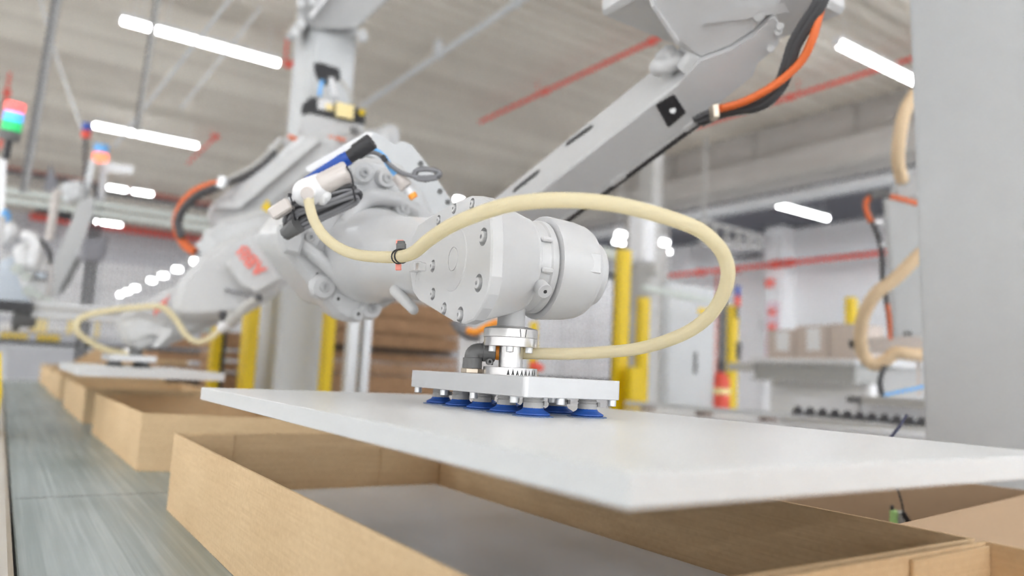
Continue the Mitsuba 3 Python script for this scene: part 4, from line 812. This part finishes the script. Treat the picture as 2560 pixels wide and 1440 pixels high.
one('red_pole', vbox(1783, 1784, 1791, 900, 7.8, FLOOR, 0.7, 0, 0.05), 'm_dull_red', 'thin dull red pole right of the grey cabinet', 'post')
# machine bed with black clamps
k = thing('machine_bed', 'long pale machine bed with a row of black clamps behind the near panel', 'machine')
m0, m1 = dep(1640, 1010, 4.8), dep(2330, 1066, 2.95)
obj('table', hullp([p + V(0, 0, h) + o for p in (dep(1560, 1012, 5.0), dep(2420, 1082, 2.8)) for h in (-0.03, -0.10) for o in (V(0, 0, 0), V(0.6, 0.4, 0))]), WHITEP, k, smooth=False)
obj('rail', seg3(dep(1570, 1008, 4.95), dep(2010, 1043, 3.6), 0.05, 0.03), PALE, k)
obj('rail', seg3(dep(1960, 1048, 3.65), dep(2420, 1080, 2.8), 0.05, 0.022), ALU, k)
obj('backing', seg3(dep(1990, 1012, 3.8), dep(2420, 1030, 2.95), 0.02, 0.08), WHITEP, k)
n = 12
for i in range(n):
    t = i / (n - 1); x = 1994 + 340 * t; yy = 1028 + 32 * t; D = 3.55 - 0.6 * t
    c = obj('clamp', hullp(np.vstack([obox(dep(x, yy + 5, D - 0.03), (0.036, 0.036, 0.012)).vertices, obox(dep(x + 1, yy - 11, D - 0.03), (0.014, 0.014, 0.006)).vertices])), BLACK, k)
for x, yy, D in ((1560, 1012, 5.0), (1700, 1028, 4.5), (1860, 1040, 4.1)):
    obj('bracket', obox(dep(x + 60, yy + 6, D - 0.1), (0.09, 0.05, 0.03)), mat('rust_brown', principled((0.16, 0.10, 0.07), 0.7)) if x == 1560 else 'm_rust_brown', k)
for p in (dep(1600, 1020, 5.2), dep(2420, 1085, 3.2)): obj('leg', box(p + V(0.3, 0.2, -0.12), (p[0] + 0.4, p[1] + 0.3, FLOOR)), STEEL_PANEL, k)
obj('apron', hullp([dep(x, yy, D) + o for x, yy, D in ((2150, 1180, 3.3), (2150, 1330, 3.3), (2218, 1190, 3.2), (2218, 1330, 3.2)) for o in (V(0, 0, 0), V(0.05, 0.05, 0))]), STEEL_PANEL, k, smooth=False)
obj('gap_post', hullp([dep(x, yy, D) for x, yy in ((2213, 1180), (2222, 1180), (2222, 1330), (2213, 1330)) for D in (3.15, 3.2)]), ALU, k, smooth=False)
k = thing('clamp_bar', 'grey clamp bar with a black end above the row of clamps', 'bar')
obj('bar', seg3(dep(2160, 1000, 3.3), dep(2330, 1012, 2.95), 0.05, 0.035), GREY, k); obj('end', obox(dep(2140, 999, 3.32), (0.075, 0.05, 0.028), None, 0.004), DGREY, k); obj('stem', cyl(dep(2150, 1005, 3.34), dep(2150, 1040, 3.34), 0.012), ALU, k)
# grey console with white top and the wrapped boxes on it
k = thing('console', 'grey machine console with a white top carrying wrapped boxes', 'console')
cn = dep(1885, 925, 5.6); ce = dep(2140, 935, 4.9)
ax_ = unit(V(ce[0] - cn[0], ce[1] - cn[1], 0)); sd = np.cross(Z, ax_); Rc = np.array([ax_, sd, Z]); Lc = np.linalg.norm((ce - cn)[:2])
md = (cn + ce) / 2
obj('drawer', obox(md + sd * 0.3 + Z * -0.005, (Lc, 0.6, 0.125), Rc, 0.01), mat('console_grey', principled((0.33, 0.33, 0.32), 0.5)), k)
each('front_frame', (obox(md + Z * 0.05, (Lc + 0.02, 0.04, 0.02), Rc), obox(md + Z * -0.062, (Lc + 0.02, 0.04, 0.016), Rc)), ROBOT_GREY, k)
obj('top', obox(md + sd * 0.32 + Z * 0.078, (Lc + 0.05, 0.7, 0.03), Rc, 0.005), WHITEP, k)
obj('bracket', obox(cn + ax_ * -0.12 + Z * 0.02, (0.24, 0.06, 0.06), Rc, 0.01), GREY, k)
obj('body', obox(md + sd * 0.42 + Z * -0.55, (Lc * 0.98, 0.5, 1.0), Rc, 0.01), WHITEP, k)
one('dark_lever', obox(dep(1846, 877, 5.7), (0.035, 0.03, 0.13), None, 0.005), DGREY, 'dark upright lever left of the console', 'lever')
tops = md + Z * 0.094
for i, (s, w, h, lb) in enumerate(((0.07, 0.235, 0.21, 'left wrapped brown box with a white paper on the console'), (0.365, 0.26, 0.235, 'middle wrapped brown box with a white label on the console'), (0.69, 0.22, 0.24, 'right wrapped brown box on the console behind the yellow post'))):
    kk = thing('wrapped_box', lb, 'box'); p = cn + ax_ * (Lc * s + w / 2 + 0.02) + sd * 0.2 ; p = V(p[0], p[1], tops[2] + h / 2)
    obj('box', obox(p, (w, 0.3, h), Rc, 0.006), FILM, kk)
    if i < 2: obj('paper', obox(p - sd * 0.152 + Z * 0.02 + ax_ * 0.02, (0.11, 0.004, 0.14 + 0.02 * i), Rc), WHITEP, kk)
# right-hand robot with beige duct hose
R3 = thing('robot', 'pale robot at the right, half hidden by the steel column, with a beige duct hose', 'robot')
obj('arm', slab([(2208, 500), (2235, 462), (2330, 450), (2345, 880), (2235, 880), (2222, 720)], 3.6, 0.25, bevel=0.02, r=0.02), STEEL_PANEL, R3)
obj('neck', slab([(2235, 470), (2262, 452), (2300, 420), (2330, 470), (2320, 500), (2240, 505)], 3.55, 0.2, bevel=0.02), ROBOT, R3)
obj('base', slab([(2200, 925), (2330, 915), (2335, 1010), (2190, 1005)], 3.75, 0.3, bevel=0.02), PALE, R3)
obj('plug', slab([(2258, 830), (2278, 829), (2280, 838), (2258, 838)], 3.55, 0.03), DGREY, R3)
obj('crossbar', slab([(2130, 856), (2150, 845), (2300, 840), (2330, 880), (2180, 882), (2140, 872)], 3.42, 0.06, bevel=0.006), TAUPE, R3)
obj('knob', cyl(dep(2126, 860, 3.4), dep(2142, 860, 3.4), 0.018, n=12), BLACK, R3); obj('sleeve', cyl(dep(2140, 874, 3.4), dep(2170, 874, 3.4), 0.016, n=12), WHITEP, R3)
obj('hanger', slab([(2290, 880), (2300, 880), (2304, 990), (2292, 990)], 3.45, 0.03), TAUPE, R3)
k = thing('duct_hose', 'thick ribbed beige duct hose bending beside the right-hand robot', 'hose')
def ribbed(pxs, r, parent, name):
    p = spline([dep(*q) for q in pxs], 10); rr = r * (1 + 0.045 * np.sin(np.arange(len(p)) * 2.1))
    obj(name, tube(p, rr, 14), HOSEB, parent, smooth=True)
ribbed([(2330, 610, 3.2), (2285, 650, 3.2), (2240, 695, 3.22), (2190, 735, 3.25), (2160, 785, 3.3), (2152, 830, 3.34), (2152, 860, 3.36), (2160, 890, 3.38), (2185, 912, 3.36), (2215, 900, 3.34), (2240, 882, 3.32), (2275, 885, 3.3), (2330, 890, 3.3)], 0.028, k, 'hose')
ribbed([(2290, 230, 3.2), (2262, 280, 3.2), (2248, 350, 3.22), (2246, 410, 3.25), (2256, 452, 3.3)], 0.027, k, 'hose')
k = thing('cable_loop', 'orange and dark cable loop on the right-hand robot', 'cables')
obj('cable', tube(spline([dep(x, yy, 3.35) for x, yy in ((2330, 520), (2280, 505), (2230, 492), (2190, 488), (2168, 500), (2166, 525), (2178, 555))]), 0.012, 8), ORANGE, k, smooth=True)
obj('cable', tube(spline([dep(x, yy, 3.38) for x, yy in ((2215, 488), (2180, 494), (2172, 520), (2182, 555), (2198, 600), (2206, 650), (2207, 700), (2214, 730), (2216, 755), (2222, 790), (2226, 840))]), 0.011, 8), CABLE, k, smooth=True)
obj('cable', tube(spline([dep(x, yy, 3.37) for x, yy in ((2219, 760), (2224, 800), (2226, 848))]), 0.008, 8), ORANGE, k, smooth=True)
obj('sleeve', tube(spline([dep(x, yy, 3.34) for x, yy in ((2176, 492), (2195, 484), (2222, 488))]), 0.018, 8), DGREY, k)
each('clip', (obox(dep(2197, 556, 3.33), (0.03, 0.03, 0.025), None, 0.004), obox(dep(2208, 612, 3.33), (0.02, 0.02, 0.016), None, 0.003)), ALU, k)
k = thing('hose_tail', 'black cable and light blue cord hanging below the right-hand robot', 'cables')
obj('cable', tube(spline([dep(x, yy, 3.3) for x, yy in ((2213, 915), (2202, 940), (2200, 965), (2206, 988))]), 0.011, 8), CABLE, k, smooth=True)
obj('cord', tube(spline([dep(x, yy, 3.2) for x, yy in ((2210, 988), (2240, 981), (2270, 975), (2330, 962))]), 0.007, 8), LBLUE, k, smooth=True)
# dark blue cable-tie tail, lime bottle and pipe under the board at the right
k = thing('tie_tail', 'dark blue cable tie end sticking up behind the near white panel', 'cable tie')
t0, t1, t2 = dep(2190, 1140, 1.52), dep(2252, 1062, 1.5), dep(2267, 1036, 1.5)
obj('strap', join(seg3(t0, t1, 0.0035, 0.0065, CAM[2]), seg3(t1, t2, 0.0028, 0.0045, CAM[2])), mat('navy', principled((0.035, 0.04, 0.09), 0.4)), k, smooth=False)
k = thing('lime_fitting', 'lime green and grey hose fittings standing beside the grey column', 'hose fitting')
obj('green_body', cyl(dep(2234, 1340, 1.75), dep(2234, 1275, 1.75), 0.0085, n=16, c=0.002), GREEN, k); obj('grey_body', cyl(dep(2252, 1340, 1.75), dep(2252, 1278, 1.75), 0.009, n=16, c=0.002), GREY, k)
obj('black_cap', join(cyl(dep(2230, 1276, 1.75), dep(2230, 1264, 1.75), 0.004, n=10), cyl(dep(2258, 1283, 1.72), dep(2276, 1312, 1.72), 0.006, n=10)), BLACK, k)
obj('cable', tube(spline([dep(x, yy, 1.7) for x, yy in ((2236, 1200), (2245, 1226), (2254, 1256), (2259, 1285))]), 0.0022, 8), BLACK, k)
obj('support', hullp([dep(x, yy, D) for x, yy in ((2224, 1335), (2280, 1335), (2280, 1420), (2224, 1420)) for D in (1.73, 1.8)]), STEEL_PANEL, k)
one('back_plate', hullp([dep(x, yy, D) for x, yy in ((2222, 1150), (2330, 1150), (2330, 1420), (2222, 1420)) for D in (2.6, 2.65)]), STEEL_PANEL, 'grey sheet behind the lime fitting under the near panel', 'panel')
# lattice bracket high on the right
k = thing('lattice_beam', 'grey lattice cable tray under the right bay', 'cable tray')
for dz in (0, 0.42): obj('chord', seg3(dep(1755, 552, 13.5) + Z * -dz, dep(1900, 590, 15.0) + Z * (-dz * 0.6), 0.06, 0.06), GREY, k)
for i in range(6):
    p = dep(1755, 552, 13.5) + (dep(1900, 590, 15.0) - dep(1755, 552, 13.5)) * (i / 5.0); obj('rung', seg3(p, p - Z * (0.42 - 0.03 * i), 0.05, 0.05, X), GREY, k)
p = dep(1760, 552, 13.5); obj('hanger', box((p[0] - 0.02, p[1] - 0.02, p[2]), (p[0] + 0.02, p[1] + 0.02, 4.46)), GREY, k)
one('wall_heater', obox(xat(1865, 640, 17.7), (0.3, 0.75, 0.13)), DGREY, 'dark slim unit on the right wall above the red pipe', 'heater')

# ================================================================== left background
def stack_light(segs, x, y0, y1, D, r, label, pole=None):
    k = thing('stack_light', label, 'signal light'); n = len(segs); a, b = dep(x[0], y0, D), dep(x[1], y1, D)
    for i, (nm, m) in enumerate(segs):
        p, q_ = a + (b - a) * i / n, a + (b - a) * (i + 0.94) / n
        if isinstance(m, tuple):
            kk = key_for(f'{k}__{nm}'); scene[kk] = ply(cyl(p, q_, r, n=16), m[0], smooth=35, emitter={'type': 'area', 'radiance': {'type': 'rgb', 'value': m[1]}})
        else: obj(nm, cyl(p, q_, r, n=16), m, k)
    if pole: obj('pole', cyl(b, dep(*pole), r * 0.35, n=8), BLACK, k)
    return k
stack_light((('red_segment', (RED, [1.5, 0.13, 0.15])), ('blue_segment', (LBLUE, [0.01, 0.22, 0.7])), ('green_segment', (mat('green', principled((0.03, 0.5, 0.15), 0.4)), [0.01, 0.26, 0.07])), ('base', DGREY)), (40, 23), 257, 352, 3.4, 0.039, 'red, blue and green lit stack light at the far left', (14, 398, 3.4))
stack_light((('blue_segment', BLUEP), ('red_segment', RED)), (218, 214), 308, 346, 5.7, 0.032, 'blue and red stack light left of the second row lamp', (212, 440, 5.68))
stack_light((('light_blue_segment', LBLUE), ('glowing_segment', (RED, [1.9, 0.28, 0.12]))), (254, 250), 362, 406, 5.74, 0.052, 'glowing orange and red stack light on the steel upright')
k = thing('white_post', 'white post under the left stack light', 'post'); obj('post', hullp([dep(x, yy, D) for x, yy in ((-8, 395), (18, 392), (12, 520), (-14, 560)) for D in (3.4, 3.5)]), WHITEP, k)
obj('foot', cyl(dep(-4, 540, 3.45), V(*dep(-4, 540, 3.45)[:2], FLOOR), 0.03), WHITEP, k)
# hanging rods and cables
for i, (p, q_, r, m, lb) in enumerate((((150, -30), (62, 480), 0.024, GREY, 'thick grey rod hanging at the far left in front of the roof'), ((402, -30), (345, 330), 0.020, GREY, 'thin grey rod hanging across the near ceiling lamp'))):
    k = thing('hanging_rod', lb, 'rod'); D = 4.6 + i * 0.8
    obj('rod', seg3(dep(*p, D), dep(*q_, D), r * 1.1, r * 1.1, CAM[2]), ROBOT_GREY if i == 0 else GREY, k); obj('shade_strip', seg3(dep(p[0] - 8, p[1], D - 0.01), dep(q_[0] - 7, q_[1], D - 0.01), r * (1.0 - 0.4 * i), r, CAM[2]), DGREY, k)  # dark bar along the left edge stands for the shaded side of the rod
for p, q_, D0, D1, lb in (((578, -5), (285, 368), 6.0, 6.6, 'long pale cable from the roof down to the stack lights'), ((652, 20), (452, 272), 9.0, 8.6, 'second pale cable slanting across the near lamp'), ((140, 140), (205, 322), 8.0, 6.6, 'pale cable left of the blue and red stack light'), ((95, -20), (150, 170), 9.0, 8.5, 'faint pale cable at the top left corner')):
    one('guy_cable', tube([dep(*p, D0), dep(*q_, D1)], 0.013, 8), PALE, lb, 'cable')
# upright frame, sign and machine at left
k = thing('lift_frame', 'steel upright with leaning arm carrying hoses in the left background', 'machine frame')
obj('upright', hullp([dep(x, yy, D) for x, yy in ((222, 398), (240, 398), (218, 520), (198, 520)) for D in (5.6, 5.75)]), PALE, k, smooth=False)
obj('leaning_arm', hullp([dep(x, yy, D) for x, yy in ((200, 500), (236, 490), (232, 540), (150, 742), (110, 745), (118, 690)) for D in (5.0, 5.3)]), ROBOT_GREY, k, smooth=False)
obj('dark_arm', hullp([dep(x, yy, D) for x, yy in ((192, 640), (205, 650), (172, 712), (150, 740), (150, 722)) for D in (4.9, 5.0)]), DGREY, k, smooth=False)
obj('upright', hullp([dep(x, yy, D) for x, yy in ((250, 405), (270, 405), (262, 500), (243, 500)) for D in (5.7, 5.8)]), WHITEP, k, smooth=False)
q = dep(130, 735, 5.15); obj('crossbar', box((q[0] - 0.75, q[1] - 0.03, q[2] - 0.03), (q[0], q[1] + 0.03, q[2] + 0.03)), PALE, k); obj('leg', box((q[0] - 0.75, q[1] - 0.04, FLOOR), (q[0] - 0.67, q[1] + 0.04, q[2] + 0.03)), PALE, k)
one('white_sign', hullp([dep(x, yy, D) for x, yy in ((262, 404), (335, 415), (333, 436), (258, 430)) for D in (5.7, 5.85)]), WHITEP, 'white blank sign box under the glowing stack light', 'sign', smooth=False)
one('grey_cowl', slab([(148, 470), (160, 455), (200, 450), (214, 470), (208, 500), (165, 512)], 5.4, 0.2, bevel=0.03), PALE, 'grey rounded cowl left of the steel upright', 'cowl')
one('dark_banner', slab([(126, 408), (138, 440), (148, 470), (140, 484), (108, 476)], float(CAM[2] @ yat(130, 450, FY - 0.08)), 0.03), mat('slate', principled((0.20, 0.20, 0.22), 0.6)), 'dark slate coloured triangular panel above the fence rail', 'panel')
one('screen', slab([(142, 517), (184, 524), (180, 552), (160, 550), (140, 545)], float(CAM[2] @ yat(140, 530, FY - 0.1)), 0.06), BLACK, 'black monitor under the fence rail', 'screen')
one('screen', slab([(90, 511), (126, 517), (124, 534), (90, 528)], float(CAM[2] @ yat(140, 530, FY - 0.1)), 0.06), BLACK, 'smaller black monitor left of the other one', 'screen')
one('dark_hopper', slab([(210, 598), (272, 592), (262, 640), (250, 658), (205, 655), (206, 630)], 7.5, 0.3, bevel=0.03), 'm_slate', 'dark hopper below the far ceiling lamp', 'hopper')
one('grey_pipe', tube(spline([dep(x, yy, 5.0) for x, yy in ((148, 475), (140, 492), (134, 530), (128, 570), (122, 600))]), 0.028, 10), TAUPE, 'bent pale pipe in front of the black monitor', 'pipe')
k = thing('packing_head', 'pale grey packing head with white hose and blue cap at the left edge', 'machine')
obj('panel', slab([(-20, 660), (32, 640), (45, 690), (75, 720), (90, 765), (-20, 762)], 4.2, 0.2, bevel=0.01), BLUEG, k)
obj('body', slab([(30, 620), (70, 600), (95, 655), (135, 650), (132, 720), (120, 762), (80, 765), (45, 700)], 4.1, 0.2, bevel=0.03, r=0.02), WHITEP, k)
obj('hose', tube(spline([dep(x, yy, 4.0) for x, yy in ((58, 588), (80, 595), (92, 615), (88, 645), (82, 665))]), 0.032, 12), WHITEP, k, smooth=True)
obj('window', slab([(92, 680), (116, 684), (115, 697), (90, 693)], 4.05, 0.02), BLUEG, k); obj('window_frame', slab([(88, 676), (120, 681), (118, 701), (86, 697)], 4.07, 0.02), DGREY, k)
obj('knuckle', spheres((dep(25, 575, 4.2), 0.045), (dep(8, 590, 4.2), 0.05)), WHITEP, k); obj('blue_cap', spheres((dep(2, 540, 4.3), 0.05), (dep(0, 560, 4.3), 0.035)), LBLUE, k)
for pxs in (((95, 600), (115, 615), (128, 640), (124, 660)), ((90, 595), (108, 606), (120, 628), (126, 650))): obj('cable', tube(spline([dep(x, yy, 4.0) for x, yy in pxs]), 0.010, 8), CABLE, k)
each('gear', ([cyl(dep(x, yy, 4.0), dep(x, yy, 4.1), r, n=14) for x, yy, r in ((42, 672, 0.03), (66, 690, 0.025), (72, 728, 0.03), (96, 738, 0.022), (120, 750, 0.02))]), GREENG, k)
q = dep(10, 745, 4.32); obj('bracket', box((q[0] - 0.5, q[1], q[2] - 0.03), (q[0], q[1] + 0.06, q[2] + 0.03)), PALE, k); obj('leg', box((q[0] - 0.5, q[1], FLOOR), (q[0] - 0.42, q[1] + 0.08, q[2])), PALE, k)
k = thing('machine_beam', 'grey beam with a black end crossing below the packing head', 'beam')
p, q_ = yat(82, 772, 4.6), yat(330, 800, 4.6)
obj('beam', box((p[0], 4.6, q_[2] - 0.02), (q_[0] + 0.25, 4.75, p[2] + 0.045)), PALE, k); obj('groove', box((p[0], 4.59, q_[2] + 0.02), (q_[0] + 0.25, 4.61, q_[2] + 0.035)), GREY, k)
obj('end', box((p[0] - 0.45, 4.55, p[2] - 0.02), (p[0], 4.75, p[2] + 0.03)), BLACK, k); obj('leg', box((p[0] - 0.40, 4.62, FLOOR), (p[0] - 0.32, 4.72, p[2])), PALE, k)
obj('gripper', join(obox(dep(60, 800, 4.4), (0.12, 0.1, 0.08), None, 0.01), obox(dep(40, 806, 4.4), (0.04, 0.06, 0.1), None, 0.01), cyl(dep(60, 780, 4.45), dep(60, 800, 4.4), 0.03)), DGREY, k)
# goods behind the fence: yellow pallets with white packs
for i, (x0, x1, ya, yb, D, m, nm, lb) in enumerate(((0, 70, 832, 848, 9.6, YELLOW, 'yellow_pallet', 'yellow pallet at the far left behind the fence'), (95, 150, 836, 854, 9.6, YELLOW, 'yellow_pallet', 'yellow pallet second from the left behind the fence'),
        (0, 72, 804, 831, 9.7, WHITEP, 'white_pack', 'white wrapped pack on the far left yellow pallet'), (80, 118, 796, 832, 9.7, PALEY, 'cream_pack', 'cream wrapped pack left of the white ones'), (119, 165, 797, 834, 9.7, WHITEP, 'white_pack', 'white wrapped pack on the second yellow pallet'),
        (170, 182, 800, 836, 9.7, PALEY, 'cream_pack', 'narrow cream pack in the row of white packs'), (200, 236, 800, 845, 9.7, WHITEP, 'white_pack', 'white wrapped pack right of the small cream hose'), (237, 247, 804, 845, 9.7, PALEY, 'cream_pack', 'thin yellow board between white packs'), (250, 300, 804, 852, 9.7, WHITEP, 'white_pack', 'white wrapped pack left of the far robot wrist'),
        (455, 486, 782, 826, 9.7, WHITEP, 'white_pack', 'white wrapped pack right of the far robot wrist'), (488, 500, 776, 822, 9.6, DGREY, 'dark_board', 'dark upright board between white packs'), (503, 532, 788, 828, 9.7, mat('mint', principled((0.55, 0.72, 0.64), 0.5)), 'mint_pack', 'mint green striped pack left of the yellow fence post'))):
    p, q_ = yat(x0, ya, D), yat(x1, yb, D)
    kk = thing(nm, lb, 'pallet' if 'pallet' in nm else 'pack')
    obj('load', box((p[0], D, q_[2]), (q_[0], D + 0.5, p[2]), 0.01), m, kk)
zq = yat(75, 850, 9.6)[2]
k = thing('storage_rack', 'long grey storage rack under the white packs behind the fence', 'rack')
obj('shelf', box((-1.6, 9.55, zq - 0.08), (4.4, 10.4, zq - 0.005)), PALE, k)
for x in (-1.5, 0.0, 1.5, 3.1, 4.3): obj('leg', box((x, 9.6, FLOOR), (x + 0.08, 9.68, zq - 0.08)), PALE, k)
one('yellow_guard', hullp([dep(x, yy, D) for x, yy in ((-40, 880), (3, 880), (5, 985), (-40, 1010)) for D in (2.6, 2.75)] + [V(*dep(-12, 940, 2.7)[:2], FLOOR)]), YELLOW, 'blurred yellow guard cut by the left edge beside the belt', 'guard', smooth=False)
k = thing('orange_duct', 'dark duct and orange part glimpsed under the near wrist', 'machine part')
obj('duct', tube(spline([dep(x, yy, 2.6) for x, yy in ((1135, 800), (1150, 822), (1172, 838), (1200, 842))]), 0.018, 10), GCABLE, k); obj('orange_part', tube(spline([dep(x, yy, 2.55) for x, yy in ((1166, 826), (1190, 830), (1220, 815), (1245, 804))]), 0.012, 10), COLLET, k)
obj('stand', hullp([dep(x, yy, D) for x, yy in ((1148, 840), (1218, 838), (1222, 990), (1145, 990)) for D in (2.7, 2.8)]), WHITEP, k, smooth=False)
obj('leg', box(dep(1170, 985, 2.72), (dep(1170, 985, 2.72)[0] + 0.08, dep(1170, 985, 2.72)[1] + 0.08, FLOOR)), WHITEP, k)
one('red_button', spheres((dep(1335, 915, 4.6), 0.03), (dep(1352, 920, 4.6), 0.02)), RED, 'small red stop button behind the gripper column', 'button')
one('yellow_strip', hullp([dep(x, yy, D) for x, yy in ((1325, 805), (1345, 805), (1342, 912), (1322, 912)) for D in (4.7, 4.76)] + [V(*dep(1332, 900, 4.73)[:2], FLOOR)]), YELLOW, 'yellow strip glimpsed between wrist cap and hose', 'post', smooth=False)

# standing flaps of the farthest carton
obj('raised_flap', slab([(178, 908), (243, 868), (300, 873), (276, 912)], 7.4, 0.006), CARD, K5, smooth=False)
obj('raised_flap', slab([(277, 913), (304, 873), (470, 886), (470, 938), (292, 928)], 7.3, 0.006), CARD, K5, smooth=False)
